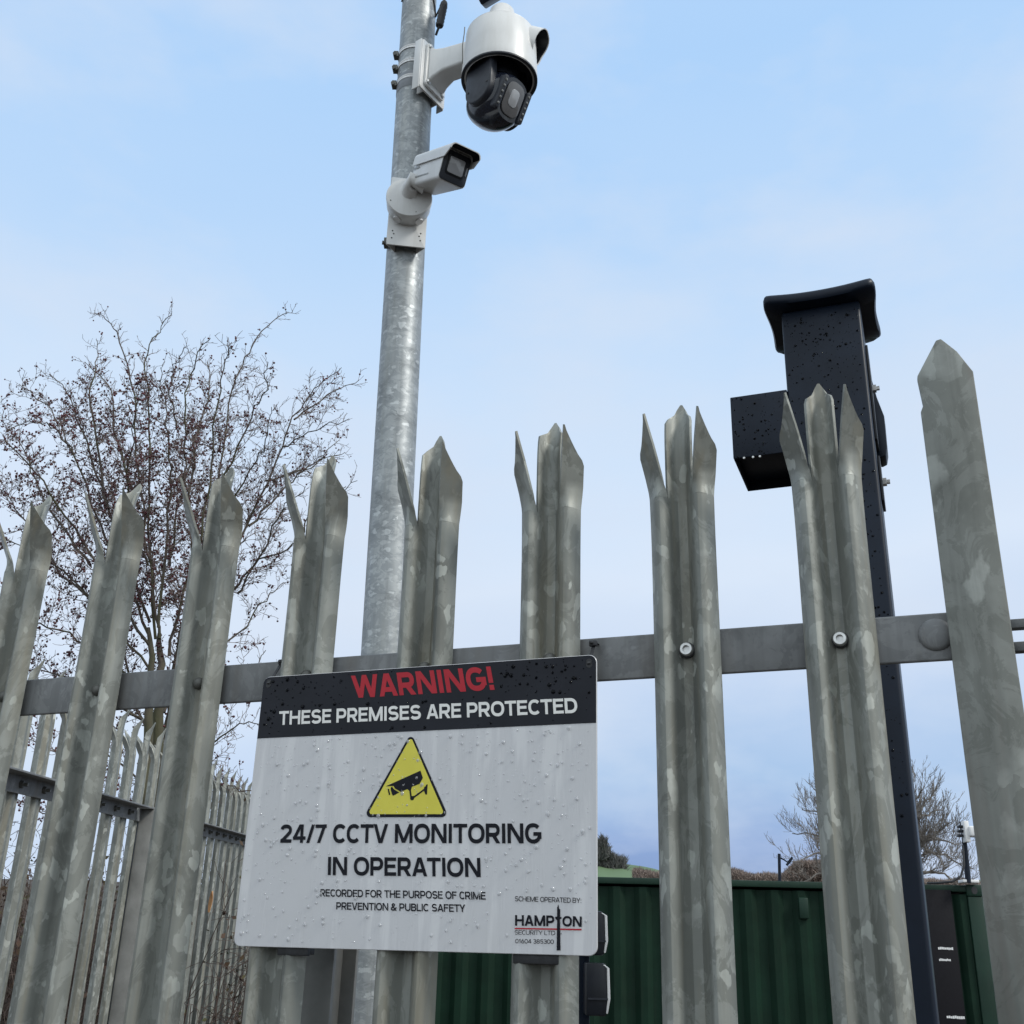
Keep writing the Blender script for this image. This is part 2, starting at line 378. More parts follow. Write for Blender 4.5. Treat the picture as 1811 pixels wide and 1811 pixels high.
def scatter_mass(name, mat, boxes, seed, size, up=0.6):
    """twiggy mass of thin stems (hedges and woods that read as one)"""
    r = random.Random(seed); mb = MB(); vs = []; fs = []
    for fn, count in boxes:
        for _ in range(count):
            p = Vector(fn(r)); d = Vector((r.gauss(0, 1), r.gauss(0, 1), abs(r.gauss(0, 1)) + up)).normalized() * size * r.uniform(0.5, 1.4)
            w = d.cross(Vector((r.gauss(0, 1), r.gauss(0, 1), r.gauss(0, 1)))).normalized() * size * r.uniform(0.05, 0.13)
            o = len(vs); vs += [p - w, p + w, p + d]; fs.append((o, o + 1, o + 2))
    mb.add(vs, fs)
    return mb.build(name, mat, smooth=0, col_fix=True)
def hedge_pt(x0, x1, yt, Y, thick, dz=0.0):
    def fn(r):
        px_ = r.uniform(x0, x1); s = r.random() ** 0.6
        yy = Y + r.uniform(0, thick)
        top = yt(px_) + 2.0 * math.sin(px_ * 0.11) + 2.2 * math.sin(px_ * 0.047 + 1)
        p = P(px_, top + 16 + (1 - s) * 34, yy); return p
    return fn
def lin(*pts):
    def f(x):
        for (xa, ya), (xb, yb) in zip(pts, pts[1:]):
            if x <= xb: return ya + (yb - ya) * (x - xa) / (xb - xa)
        return pts[-1][1]
    return f
kind(tag(scatter_mass('hedgerow', HEDGE, [(hedge_pt(1120, 1900, lin((1112, 1525), (1170, 1531), (1280, 1527), (1380, 1533), (1560, 1541), (1900, 1551)), 95, 10), 90000), (hedge_pt(1385, 1500, lin((1385, 1532), (1410, 1516), (1450, 1508), (1500, 1512)), 88, 6), 22000)], 5, 0.38), 'brown leafless hedgerow and scrub along the foot of the hill beyond the green container', 'hedgerow'), 'stuff')
kind(tag(scatter_mass('far_wood', WOODM, [(hedge_pt(1030, 1104, lin((1030, 1482), (1060, 1490), (1085, 1503), (1104, 1506)), 250, 8), 9000), (lambda r: P(r.gauss(1066, 5), r.uniform(1486, 1520), 249), 500)], 6, 1.7, 0.9), 'small dark wood on the crest of the green hill beside the sign', 'wood'), 'stuff')

# ------------------------------------------------------------------ fence frame: u along the fence (to the right), w away from the viewer, z up
FA = math.atan2(-0.36225, 0.93208)
FT = Vector((math.cos(FA), math.sin(FA), 0)); FN = Vector((-math.sin(FA), math.cos(FA), 0))
def frame(D):
    m = Matrix.Identity(4)
    for r in range(3): m[r][0], m[r][1], m[r][2] = FT[r], FN[r], (0, 0, 1)[r]
    o = FN * D; m[0][3], m[1][3], m[2][3] = o.x, o.y, EYE
    return m                       # local (u, w, z above the eye)
def fp(px, py, D):
    d = ray(px, py); s = D / d.dot(FN); p = d * s
    return p.dot(FT), p.z
D = 1.13
FM = frame(D)
TOPZ = 0.609                       # tip of a pale above the eye
def pale_mesh(mb, H, seed=0, hi=True, jit=1.0, flip=False):
    """W-section pale, origin at the tip's height 0; local (u, w, z<0 down); ridges towards -w"""
    r = random.Random(seed)
    U = 0.0345; half_c = 0.0138
    def depth(u):
        a = abs(u)
        t = (a - 0.0215) / (0.0165 if a < 0.0215 else 0.0150)
        return 0.0010 + 0.0205 * (math.cos(math.pi / 2 * max(-1, min(1, t))) ** (1.7 if a < 0.0215 else 1.15))
    zn = -0.127                                        # notch
    bow = r.uniform(0.004, 0.008) * jit; tw = r.uniform(-0.02, 0.02) * jit
    def place(u, z, d):
        k = max(0.0, (z + 0.26) / 0.26) if z > -0.26 else 0.0
        fwd = bow * k * k * (1.7 if z > zn else 1.0) if z <= zn else bow * (0.133 / 0.26) ** 2
        k2 = min(1.0, max(0.0, (z + 0.2) / 0.095))
        uu = u * (1 + 0.035 * k2 * k2)
        return (uu + tw * 0.02 * k, (-(d + fwd)) * (-1 if flip else 1), z)
    nu = 26 if hi else 12
    us = [-U + 2 * U * k / nu for k in range(nu + 1)]
    us = sorted(us + [-half_c, half_c])
    us = [u for i, u in enumerate(us) if i == 0 or u - us[i - 1] > 4e-4]
    zs = [-H] + [-H + (H + zn - 0.2) * k / 3 for k in (1, 2)] + [zn - 0.2 + 0.2 * k / 8 for k in range(9)]
    vs = [place(u, z, depth(u)) for z in zs for u in us]; n = len(us)
    fs = [(a * n + k, a * n + k + 1, (a + 1) * n + k + 1, (a + 1) * n + k) for a in range(len(zs) - 1) for k in range(n - 1)]
    mb.add(vs, fs)
    # three tines
    m = 8 if hi else 4
    rows = 16 if hi else 7
    Lc = 0.127 + r.uniform(-0.003, 0.003); Lo = 0.098
    back = r.uniform(0.006, 0.014)
    vs, fs = [], []
    for a in range(rows + 1):
        s = Lc * a / rows
        k = max(0.0, (s - 0.101) / (Lc - 0.101))
        hw = half_c * 1.03 * (1 - k) ** 0.8 * (1 - 0.25 * math.sin(math.pi * k)) + 0.0012 * k
        for q in range(m + 1):
            x = -hw + 2 * hw * q / m
            d = depth(x) - back * max(0.0, (s - 0.065) / (Lc - 0.065)) ** 2
            vs.append(place(x, zn + s - 0.0, d))
    fs = [(a * (m + 1) + q, a * (m + 1) + q + 1, (a + 1) * (m + 1) + q + 1, (a + 1) * (m + 1) + q) for a in range(rows) for q in range(m)]
    mb.add(vs, fs)
    for sg in (-1, 1):
        lean = math.radians(25 + r.uniform(-3, 4)); vs = []
        zc, off = zn, 0.0
        b_ = math.radians(22)
        for a in range(rows + 1):
            s = Lo * a / rows
            th = lean * min(1.0, s / 0.022)
            if a: zc += Lo / rows * math.cos(th); off += Lo / rows * math.sin(th)
            k = max(0.0, (s - 0.060) / (Lo - 0.060))
            ui = half_c + 0.0006 + 0.0012 * k
            uo = U - (U - ui) * (k ** 0.62 * 0.7 + 0.3 * k ** 1.4) if k > 0 else U
            uo = max(uo, ui + 0.0008)
            for q in range(m + 1):
                x = ui + (uo - ui) * q / m
                kk = min(1.0, s / 0.03); dd = (1 - kk) * depth(x) + kk * (0.0185 - 1.0 * (x - ui))
                p = place(sg * x, zc, dd)
                fl = -1 if flip else 1
                vs.append((p[0] + sg * off * math.sin(b_), p[1] - fl * off * math.cos(b_), p[2]))
        fs = [(a * (m + 1) + q, a * (m + 1) + q + 1, (a + 1) * (m + 1) + q + 1, (a + 1) * (m + 1) + q) for a in range(rows) for q in range(m)]
        mb.add(vs, fs)

fence = thing('palisade_fence', 'near galvanised steel palisade fence with triple pointed pales carrying the warning sign', 'fence', tuple(FN * D))
CU = [-0.8931 - 0.1385, -0.8931, -0.7540, -0.6171, -0.4787, -0.3429, -0.2060, -0.0669]
for i, cu_ in enumerate(CU):
    u = cu_ * D
    mb = MB(FM @ Matrix.Translation((u, 0, TOPZ + rng.uniform(-0.002, 0.002))))
    pale_mesh(mb, TOPZ + EYE - 0.05, seed=40 + i)
    pl = part(mb, 'pale', G_PALE, fence, solid=0.0028, solid_off=0.0, smooth=38)
    zb = fp(1217, 1152, D)[1]
    c = FM @ Vector((u, -0.0035, zb))
    b = MB(); ax = -FN
    if i >= 6:       # security bolts with a socket head
        b.lathe([(0.0, 0.0), (0.0072, 0.0), (0.0072, 0.0072), (0.0062, 0.0085), (0.0038, 0.0085), (0.0036, 0.005), (0.0, 0.005)], c, ax, 24, False)
        part(b, 'bolt', STEEL, pl, smooth=40)
        b = MB(); b.lathe([(0.0, 0.0), (0.0085, 0.0), (0.0085, 0.0028), (0.0, 0.003)], c, ax, 24, False)
        part(b, 'rubber_washer', RUBBER, pl, smooth=40)
    else:            # plain dome heads
        b.lathe([(0.0, 0), (0.0075, 0), (0.0075, 0.002), (0.0062, 0.005), (0.003, 0.0066), (0.0, 0.007)], c, ax, 20, False)
        part(b, 'bolt', DARKSTEEL, pl, smooth=50)
def l_rail(mb, u0, u1, z1, w0, leg, t):
    prof = [(0, 0), (0.0025, -0.0025)]  # unused guide
    poly = [(w0, z1 - leg), (w0 + t, z1 - leg), (w0 + t, z1 - t), (w0 + leg, z1 - t), (w0 + leg, z1), (w0, z1)]
    mb.prism(poly, lambda a, b, s: (s, a, b), u0, u1)
RZ = 0.2940 * D
mb = MB(FM); l_rail(mb, -1.6, 0.062, RZ, 0.0032, 0.049, 0.0055)
part(mb, 'rail', G_RAIL, fence, bevel=0.0022, seg=3)
mb = MB(FM); l_rail(mb, -1.6, 0.062, RZ - 1.45, 0.0032, 0.049, 0.0055)
part(mb, 'rail', G_RAIL, fence, bevel=0.0022, seg=3)
# flat pointed end plate standing in front of the rail's end
q = [fp(*p, D - 0.012) for p in [(1655, 600), (1663, 598), (1719, 652), (1775.7, 1021)]]
ul, ur = fp(1665.7, 1021, D - 0.012)[0], fp(1775.7, 1021, D - 0.012)[0]
ztop = q[0][1]; zsh_l = fp(1625, 664, D - 0.012)[1]; zsh_r = fp(1719, 652, D - 0.012)[1]
um = fp(1655, 600, D - 0.012)[0]; um2 = fp(1664, 599, D - 0.012)[0]
zk = fp(1626, 727, D - 0.012)[1]
poly = [(ul, -1.66), (ur, -1.66), (ur, zsh_r - 0.003), (ur - 0.002, zsh_r + 0.001), (um2 + 0.014, ztop - 0.018), (um2, ztop), (um, ztop - 0.001), (ul + 0.0012, zsh_l), (ul + 0.0006, zsh_l - 0.004), (ul + 0.003, zk + 0.006), (ul, zk - 0.001)]
mb = MB(frame(D - 0.012)); mb.prism(poly, lambda a, b, s: (a, s, b), 0.0, 0.0075)
part(mb, 'end_plate', G_PLATE, fence, bevel=0.0012)
uu, zz = fp(1655, 1121, D)
mb = MB(); mb.lathe([(0, 0), (0.0165, 0), (0.0163, 0.0012), (0.0125, 0.003), (0.006, 0.0042), (0, 0.0045)], FM @ Vector((uu, 0.003, zz)), -FN, 32, False)
part(mb, 'coach_bolt', G_RAIL, fence, smooth=60)
# I-section post hidden behind the sign, its foot seen below it
pu = fp(560, 1750, D + 0.055)[0]
mb = MB(frame(D + 0.056))
mb.box((pu, 0, -0.7), (0.040, 0.006, 2.0)); mb.box((pu, 0.0265, -0.7), (0.005, 0.0465, 2.0)); mb.box((pu, 0.053, -0.7), (0.040, 0.006, 2.0))
part(mb, 'fence_post', SLEEVE, fence, bevel=0.001)
# neighbouring panel's slim rail beyond the end plate
gp = thing('slotted_steel_rail', 'slim grey steel rail of two parallel bars running past the flat end plate at right', 'rail', tuple(FM @ Vector((0.2, 0.05, -EYE))))
f2 = frame(D + 0.01)
for y_a, y_b in ((1093.5, 1109.5), (1134, 1151)):
    za = fp(1806, y_a, D + 0.01)[1]; zb_ = fp(1806, y_b, D + 0.01)[1]
    mb = MB(f2); mb.box((0.38, 0.006, (za + zb_) / 2), (0.6, 0.012, za - zb_))
    part(mb, 'bar', G_RAIL, gp, bevel=0.001)
for uq in (0.30, 0.66):
    mb = MB(f2); mb.box((uq, 0.021, -0.6), (0.05, 0.018, 2.2)); part(mb, 'upright', G_RAIL, gp, bevel=0.001)

# ------------------------------------------------------------------ warning sign
DS = 1.1040
SM = frame(DS)
def sp(px, py): return fp(px, py, DS)
s_l = (sp(467.5, 1196)[0] + sp(411.8, 1671)[0]) / 2; s_r = (sp(1055, 1159)[0] + sp(1056.5, 1693.6)[0]) / 2
s_t = (sp(467.5, 1196)[1] + sp(1055, 1159)[1]) / 2; s_b = (sp(411.8, 1671)[1] + sp(1056.5, 1693.6)[1]) / 2
sign = thing('warning_sign', 'white and black rectangular warning sign wet with rain, cable tied to the palisade fence', 'sign', tuple(SM @ Vector(((s_l + s_r) / 2, 0, s_b))))
mb = MB(SM); mb.prism(rounded_rect(s_l, s_r, s_b, s_t, 0.0085), lambda a, b, s: (a, s, b), 0.0, 0.0026)
part(mb, 'panel', SIGNW, sign, bevel=0.0005, seg=1)
z_h = (sp(453.4, 1304)[1] + sp(1055.7, 1280.6)[1]) / 2
mb = MB(SM)
hp = [p for p in rounded_rect(s_l + 0.0006, s_r - 0.0006, s_b, s_t - 0.0006, 0.008) if p[1] > z_h] 
hp = [(s_r - 0.0006, z_h)] + hp + [(s_l + 0.0006, z_h)]
mb.prism(hp, lambda a, b, s: (a, s, b), -0.00035, 0.0001)
part(mb, 'header_band', SBLACK, sign, smooth=0)
# a plain bold sans serif drawn from strokes: cap height 1, stroke weight w
GW = dict(A=.98, B=.86, C=.95, D=.93, E=.78, F=.75, G=.99, H=.95, I=.26, L=.72, M=1.16, N=.97, O=1.03, P=.85, R=.88, S=.88, T=.88, U=.93, V=.98, W=1.42, Y=.95)
GW.update({'0': .86, '1': .56, '2': .82, '3': .84, '4': .90, '5': .84, '6': .86, '7': .78, '8': .86, '&': 1.0, '/': .56, ':': .26, '!': .28, ' ': .46})
def glyph(ch, w):
    W_ = GW[ch]; I_ = ch in 'I:!'
    if I_: W_ = w + 0.02
    h = w / 2; S_ = []
    def V(x, y0=0, y1=1): S_.append([(x - h, y0), (x + h, y0), (x + h, y1), (x - h, y1)])
    def Hh(y, x0, x1, k=0.92): S_.append([(x0, y - h * k), (x1, y - h * k), (x1, y + h * k), (x0, y + h * k)])
    def Dg(x0, y0, x1, y1):
        q = h * math.hypot(x1 - x0, y1 - y0) / abs(y1 - y0); S_.append([(x0 - q, y0), (x0 + q, y0), (x1 + q, y1), (x1 - q, y1)])
    def dq(dx, dy): return h * math.hypot(dx, dy) / abs(dy)
    def Arc(cx_, cy_, rx, ry, a0, a1, n=28):
        o = []
        for k in range(n + 1):
            a = math.radians(a0 + (a1 - a0) * k / n); c_, s_ = math.cos(a), math.sin(a)
            o.append((cx_ + rx * math.copysign(abs(c_) ** 0.88, c_), cy_ + ry * math.copysign(abs(s_) ** 0.88, s_)))
        return o
    def Cv(pts): S_.append(('C', pts))
    def bowl(xr, yt, yb, xs=h):
        ry = (yt - yb) / 2; rx = min(ry * 1.05, (xr - xs) * 0.6)
        Cv([(xs, yt)] + Arc(xr - rx, (yt + yb) / 2, rx, ry, 90, -90) + [(xs, yb)])
    t_, b_ = 1 - h, h
    mid = W_ / 2; rx, ry = W_ / 2 - h, 0.5 - h + 0.01
    if ch == 'A': q = dq(mid, 1) ; Dg(q, 0, mid - .02, 1); Dg(W_ - q, 0, mid + .02, 1); Hh(.29, .22 * W_, .78 * W_)
    elif ch == 'B': V(h); bowl(W_ * .95 - h, t_, .52); bowl(W_ - h, .52, b_)
    elif ch == 'C': Cv(Arc(mid, .5, rx, ry, 42, 318))
    elif ch == 'D': V(h); bowl(W_ - h, t_, b_)
    elif ch in 'EF':
        V(h); Hh(t_, h, W_); Hh(.52, h, W_ * .92)
        if ch == 'E': Hh(b_, h, W_)
    elif ch == 'G': Cv(Arc(mid, .5, rx, ry, 42, 345)); Hh(.47, mid * 1.02, W_ - .005); V(W_ - h - .005, .22, .47)
    elif ch == 'H': V(h); V(W_ - h); Hh(.51, h, W_ - h)
    elif ch == 'I': V(W_ / 2)
    elif ch == 'L': V(h); Hh(b_, h, W_)
    elif ch == 'M': V(h); V(W_ - h); q = dq(mid - h, 1); Dg(q * .98, 1, mid, .02); Dg(W_ - q * .98, 1, mid, .02)
    elif ch == 'N': V(h); V(W_ - h); q = dq(W_ - w, 1); Dg(q, 1, W_ - q, 0)
    elif ch == 'O' or ch == '0': Cv(Arc(mid, .5, rx, ry, 0, 360, 44))
    elif ch == 'P': V(h); bowl(W_ - h, t_, .40)
    elif ch == 'R': V(h); bowl(W_ - h - .02, t_, .43); Dg(W_ * .50, .45, W_ - h * 1.15, 0)
    elif ch == 'S' : 
        yu = (t_ + .01 + .5) / 2; ru = (t_ + .01 - .5) / 2
        Cv(Arc(mid, yu, rx * .94, ru, 22, 270)[:-1] + Arc(mid, 1 - yu, rx, ru, 90, -158))
    elif ch == 'T': V(mid, 0, 1); Hh(t_, 0, W_)
    elif ch == 'U': Cv([(h, 1), (h, .42)] + Arc(mid, .40, rx, .40 - h + .01, 180, 360) + [(W_ - h, .42), (W_ - h, 1)])
    elif ch == 'V': q = dq(mid, 1); Dg(q, 1, mid - .02, 0); Dg(W_ - q, 1, mid + .02, 0)
    elif ch == 'W':
        q = dq(.26 * W_, 1); Dg(q * .95, 1, .28 * W_, 0); Dg(mid, 1, .28 * W_, 0); Dg(mid, 1, .72 * W_, 0); Dg(W_ - q * .95, 1, .72 * W_, 0)
    elif ch == 'Y': q = dq(mid, .6); Dg(q * .95, 1, mid, .38); Dg(W_ - q * .95, 1, mid, .38); V(mid, 0, .45)
    elif ch == '1': V(W_ * .66); Dg(W_ * .62, .97, .14, .70)
    elif ch == '2': Cv(Arc(mid, .68, rx, .32 - h, 168, -28) + [(W_ * .30, b_ + .08), (h * .9, b_)]); Hh(b_, h * .4, W_)
    elif ch == '3': Cv(Arc(mid, (t_ + .53) / 2, rx * .94, (t_ - .53) / 2, 155, -90)); Cv(Arc(mid, (b_ + .53) / 2, rx, (.53 - b_) / 2, 90, -155)); Hh(.53, W_ * .35, mid + .02)
    elif ch == '4': V(W_ * .70); Hh(.26, 0.02, W_); Dg(W_ * .62, 1, h * 1.1, .24)
    elif ch == '5': Hh(t_, .12, W_ * .93); Dg(.10 + h, 1, .06 + h, .48); Cv([(.06 + h, .52)] + Arc(mid, .33, rx, .33 - h, 130, -155))
    elif ch == '6': Cv(Arc(mid, .33, rx, .33 - h, 0, 360, 40)); Cv([(W_ * .66, 1 - h * .6), (W_ * .42, .80), (W_ * .20, .56), (h, .34)])
    elif ch == '7': Hh(t_, 0, W_); Dg(W_ - dq(.5, 1), 1, W_ * .34, 0)
    elif ch == '8': Cv(Arc(mid, (t_ + .53) / 2, rx * .9, (t_ - .53) / 2, 0, 360, 36)); Cv(Arc(mid, (b_ + .53) / 2, rx, (.53 - b_) / 2, 0, 360, 36))
    elif ch == '&': Cv(Arc(.42, .76, .19, .24 - h, 0, 360, 32)); Cv(Arc(.40, .27, .40 - h, .27 - h, 75, 325)); Dg(.27, .66, W_ - h * 1.3, 0); Dg(W_ - h, .46, .70, .08)
    elif ch == '/': q = dq(.4, 1); Dg(q, 0, W_ - q, 1)
    elif ch == ':': V(W_ / 2, 0, w); V(W_ / 2, .52, .52 + w)
    elif ch == '!': V(W_ / 2, .30, 1); V(W_ / 2, 0, w * .95)
    return S_, W_
def text_part(body, TL, BL, BR, mat, name='lettering', w=0.18, lift=-0.0006, track=0.10):
    polys = []; x = 0.0; last = ' '
    def bear(c): return 0.02 if c in 'TVYAW/7' else 0.035 if c in 'COGQ0' else 0.045 if c in 'SPBRDE&24356819L' else 0.062
    for ch in body:
        if ch == ' ': x += GW[' ']; last = ' '; continue
        if last != ' ': x += bear(last) + bear(ch) + (track - 0.10) - (0.05 if (last + ch) in ('AT', 'TA', 'AV', 'VA', 'AF', 'TV', 'FE', 'WA', 'PA', 'LT', 'LD', 'TY', 'AR') and (last in 'TVWPL' or ch in 'TVY') else 0)
        if last == 'C': x -= 0.075
        last = ch
        S_, W_ = glyph(ch, w)
        for j, st in enumerate(S_):
            if st[0] == 'C':
                pts = [Vector(p) for p in st[1]]; n = len(pts); lft, rgt_ = [], []
                closed = (pts[0] - pts[-1]).length < 1e-6
                for i, p in enumerate(pts):
                    d = (pts[1] - pts[-2] if closed and i in (0, n - 1) else pts[min(i + 1, n - 1)] - pts[max(i - 1, 0)]).normalized(); nn = Vector((-d.y, d.x)) * (w / 2)
                    lft.append(p + nn); rgt_.append(p - nn)
                for i in range(n - 1): polys.append((j, [(q.x + x, q.y) for q in (rgt_[i], rgt_[i + 1], lft[i + 1], lft[i])]))
            else: polys.append((j, [(a + x, b) for a, b in st]))
        x += W_
    x1 = x
    tl, bl, br = (Vector(sp(*p)) for p in (TL, BL, BR))
    mb_ = MB(SM)
    for j, pl_ in polys:
        vs = []
        for a, b in pl_:
            p = bl + (br - bl) * (a / x1) + (tl - bl) * b; vs.append((p.x, lift - j * 1.2e-5, p.y))
        mb_.add(vs, [tuple(range(len(vs)))])
    return part(mb_, name, mat, sign, smooth=0)
text_part('WARNING!', (621, 1195.4), (625.8, 1234.9), (875.5, 1220), RED, w=0.225)
text_part('THESE PREMISES ARE PROTECTED', (494.5, 1258), (493.4, 1282.4), (1022, 1261), SWHITE_INK, w=0.205)
text_part('24/7 CCTV MONITORING', (497, 1458.2), (495, 1490.7), (958.3, 1491.6), INK, w=0.205)
text_part('IN OPERATION', (580.5, 1515.4), (579.8, 1547.6), (850.6, 1551.2), INK, w=0.205)
text_part('RECORDED FOR THE PURPOSE OF CRIME', (567, 1572.3), (566.9, 1585.3), (859.4, 1591.2), INK, w=0.18)
text_part('PREVENTION & PUBLIC SAFETY', (595.3, 1595.5), (595, 1608.5), (823.3, 1613.2), INK, w=0.18)
text_part('SCHEME OPERATED BY:', (911, 1585), (910.8, 1593.7), (1028.3, 1597), INK, w=0.14)
text_part('HAMP', (911.3, 1618.2), (911.2, 1637), (980.5, 1638.2), INK, w=0.22)
text_part('ON', (995.2, 1619.8), (994.8, 1638.2), (1029, 1639.3), INK, w=0.22)
text_part('SECURITY LTD', (910.6, 1645.0), (910.4, 1652.6), (981.9, 1653.8), INK, w=0.115)
text_part('01604 385300', (911.7, 1660.4), (911.6, 1668), (979.6, 1669.3), INK, w=0.14)
def sign_poly(polys, mat, name, lift):
    mb_ = MB(SM)
    for pl_ in polys:
        pts = [sp(*p) for p in pl_]
        mb_.add([(a, lift, b) for a, b in pts], [tuple(range(len(pts)))])
    return part(mb_, name, mat, sign, smooth=0)
sign_poly([[(910.5, 1640.8), (1028.8, 1642.6), (1028.8, 1645.4), (910.5, 1643.2)]], RED, 'red_rule', -0.0006)
sign_poly([[(984.8, 1680.8), (985.6, 1628), (982, 1624), (982.3, 1621.5), (985.5, 1621), (985.6, 1605), (986.6, 1603), (987.6, 1599.5), (988.6, 1603), (989, 1606.5), (991, 1608.5), (991, 1621.5), (993.6, 1621.8), (993.6, 1624), (990.6, 1626), (991.6, 1680.8)]], INK, 'spire_emblem', -0.0007)
sign_poly([[(991.6, 1650.6), (993.2, 1650.6), (993.2, 1652.4), (991.6, 1652.4)]], INK, 'full_stop', -0.0006)
def rtri(a, b, c_, r, n=6):
    pts = [Vector(sp(*p)) for p in (a, b, c_)]; outp = []
    for i in range(3):
        p, pa, pb = pts[i], pts[i - 1], pts[(i + 1) % 3]
        d1 = (pa - p).normalized(); d2 = (pb - p).normalized(); half = math.acos(max(-1, min(1, d1.dot(d2)))) / 2
        tl = r / math.tan(half); ctr = p + (d1 + d2).normalized() * (r / math.sin(half))
        s0 = p + d1 * tl - ctr; s1 = p + d2 * tl - ctr
        a0 = math.atan2(s0.y, s0.x); a1 = math.atan2(s1.y, s1.x); da = (a1 - a0 + math.pi) % (2 * math.pi) - math.pi
        for k in range(n + 1):
            an = a0 + da * k / n; outp.append((ctr.x + r * math.cos(an), ctr.y + r * math.sin(an)))
    return outp
for (tri, r_, m_, nm, lf) in ((((727.3, 1295.5), (643.5, 1445.2), (794.0, 1445.2)), 0.0047, INK, 'warning_triangle_border', -0.0005), (((727.3, 1303.0), (651.3, 1440.0), (786.6, 1440.0)), 0.0026, YELLOW, 'warning_triangle', -0.0008)):
    mb = MB(SM); pts = rtri(*tri, r_); mb.add([(a, lf, b) for a, b in pts], [tuple(range(len(pts)))]); part(mb, nm, m_, sign, smooth=0)
def zz_(l): return [(640 + x / 10.0625, 1280 + y / 10.0611) for x, y in l]
sign_poly([zz_([(430, 1115), (1050, 835), (1092, 965), (1035, 1070), (895, 1125), (880, 1190), (895, 1290), (940, 1285), (1110, 1160), (1115, 1130), (1145, 1110), (1150, 1085), (1178, 1080), (1165, 1262), (1138, 1262), (1112, 1195), (940, 1322), (925, 1358), (895, 1368), (866, 1345), (866, 1305), (850, 1195), (815, 1165), (700, 1215), (590, 1150), (572, 1108)]),
           zz_([(545, 1120), (575, 1165), (675, 1225), (560, 1283), (540, 1250), (520, 1180), (522, 1135)]),
           zz_([(465, 1162), (490, 1158), (512, 1262), (490, 1275)])], INK, 'camera_pictogram', -0.0010)
for hx, hy in ((475.5, 1209), (1042, 1173)):
    u_, z_ = sp(hx, hy); mb = MB(SM); mb.prism(rounded_rect(u_ - 0.0032, u_ + 0.0032, z_ - 0.005, z_ + 0.005, 0.003), lambda a, b, s: (a, s, b), -0.0007, -0.0002); part(mb, 'tie_hole', RUBBER, sign, smooth=0)
# rain drops on the sign
def drops(xf, region, count, seed, rmin, rmax, w0, stretch=1.25):
    r = random.Random(seed); mb_ = MB(xf)
    for _ in range(count):
        u_, z_ = region(r)
        R_ = rmin + (rmax - rmin) * r.random() ** 3.2; st = r.uniform(1.0, stretch); an = r.uniform(-0.5, 0.5); h = 0.6
        n = 8; vs = []
        for (q, hh) in ((1.0, 0.0), (0.85, 0.45), (0.5, 0.85)):
            for k in range(n):
                a = 2 * math.pi * k / n; x = R_ * q * math.cos(a); z = R_ * q * st * math.sin(a) * (1.0 if math.sin(a) < 0 else 0.85)
                vs.append((u_ + x * math.cos(an) - z * math.sin(an), w0 - R_ * h * hh, z_ + x * math.sin(an) + z * math.cos(an)))
        vs.append((u_, w0 - R_ * h, z_))
        fs = [(l_ * n + k, l_ * n + (k + 1) % n, (l_ + 1) * n + (k + 1) % n, (l_ + 1) * n + k) for l_ in range(2) for k in range(n)] + [(2 * n + k, 2 * n + (k + 1) % n, 3 * n) for k in range(n)] + [tuple(range(n))[::-1]]
        mb_.add(vs, fs)
    return mb_
def bead_mat():
    m = bpy.data.materials.new('rain_bead_on_white'); m.use_nodes = True; t = m.node_tree; b_ = t.nodes['Principled BSDF']; o = t.nodes['Material Output']
    b_.inputs['Base Color'].default_value = (0.62, 0.63, 0.65, 1); b_.inputs['Roughness'].default_value = 0.06; b_.inputs['Specular IOR Level'].default_value = 0.8
    tr = t.nodes.new('ShaderNodeBsdfTransparent'); tr.inputs[0].default_value = (0.96, 0.965, 0.97, 1); mx = t.nodes.new('ShaderNodeMixShader'); mx.inputs[0].default_value = 0.30
    t.links.new(tr.outputs[0], mx.inputs[1]); t.links.new(b_.outputs[0], mx.inputs[2]); t.links.new(mx.outputs[0], o.inputs[0]); return m
_ink = [(sp(x0_, y1_), sp(x1_, y0_)) for x0_, y0_, x1_, y1_ in ((490, 1455, 962, 1495), (575, 1512, 855, 1554), (905, 1580, 1034, 1682), (565, 1570, 862, 1616))]
def white_zone(r):
    while True:
        u_, z_ = r.uniform(s_l + .006, s_r - .006), s_b + .006 + (z_h - s_b - .010) * r.random() ** 0.85
        if not any(a[0] < u_ < b[0] and a[1] < z_ < b[1] for a, b in _ink) or r.random() < 0.05: return u_, z_
mb = drops(SM, white_zone, 620, 3, 0.0006, 0.0027, -0.0009)
kind(part(mb, 'raindrops', bead_mat(), sign, smooth=60), 'stuff')
def _bb(x0_, y0_, x1_, y1_):
    c4 = [sp(x, y) for x in (x0_, x1_) for y in (y0_, y1_)]
    return (min(p[0] for p in c4) - .002, min(p[1] for p in c4) - .002), (max(p[0] for p in c4) + .002, max(p[1] for p in c4) + .002)
_hink = [_bb(x0_, y0_, x1_, y1_) for x0_, y0_, x1_, y1_ in ((618, 1196, 700, 1236), (700, 1190, 790, 1230), (790, 1182, 880, 1226), (488, 1258, 620, 1284), (620, 1252, 760, 1278), (760, 1244, 900, 1274), (900, 1236, 1028, 1268))]
def head_zone(r):
    while True:
        u_, z_ = r.uniform(s_l + .006, s_r - .006), z_h + .003 + (s_t - z_h - .006) * r.random()
        if not any(a[0] < u_ < b[0] and a[1] < z_ < b[1] for a, b in _hink): return u_, z_
mb = drops(SM, head_zone, 170, 4, 0.0006, 0.0026, -0.0009)
kind(part(mb, 'header_raindrops', WATER_D, sign, smooth=60), 'stuff')
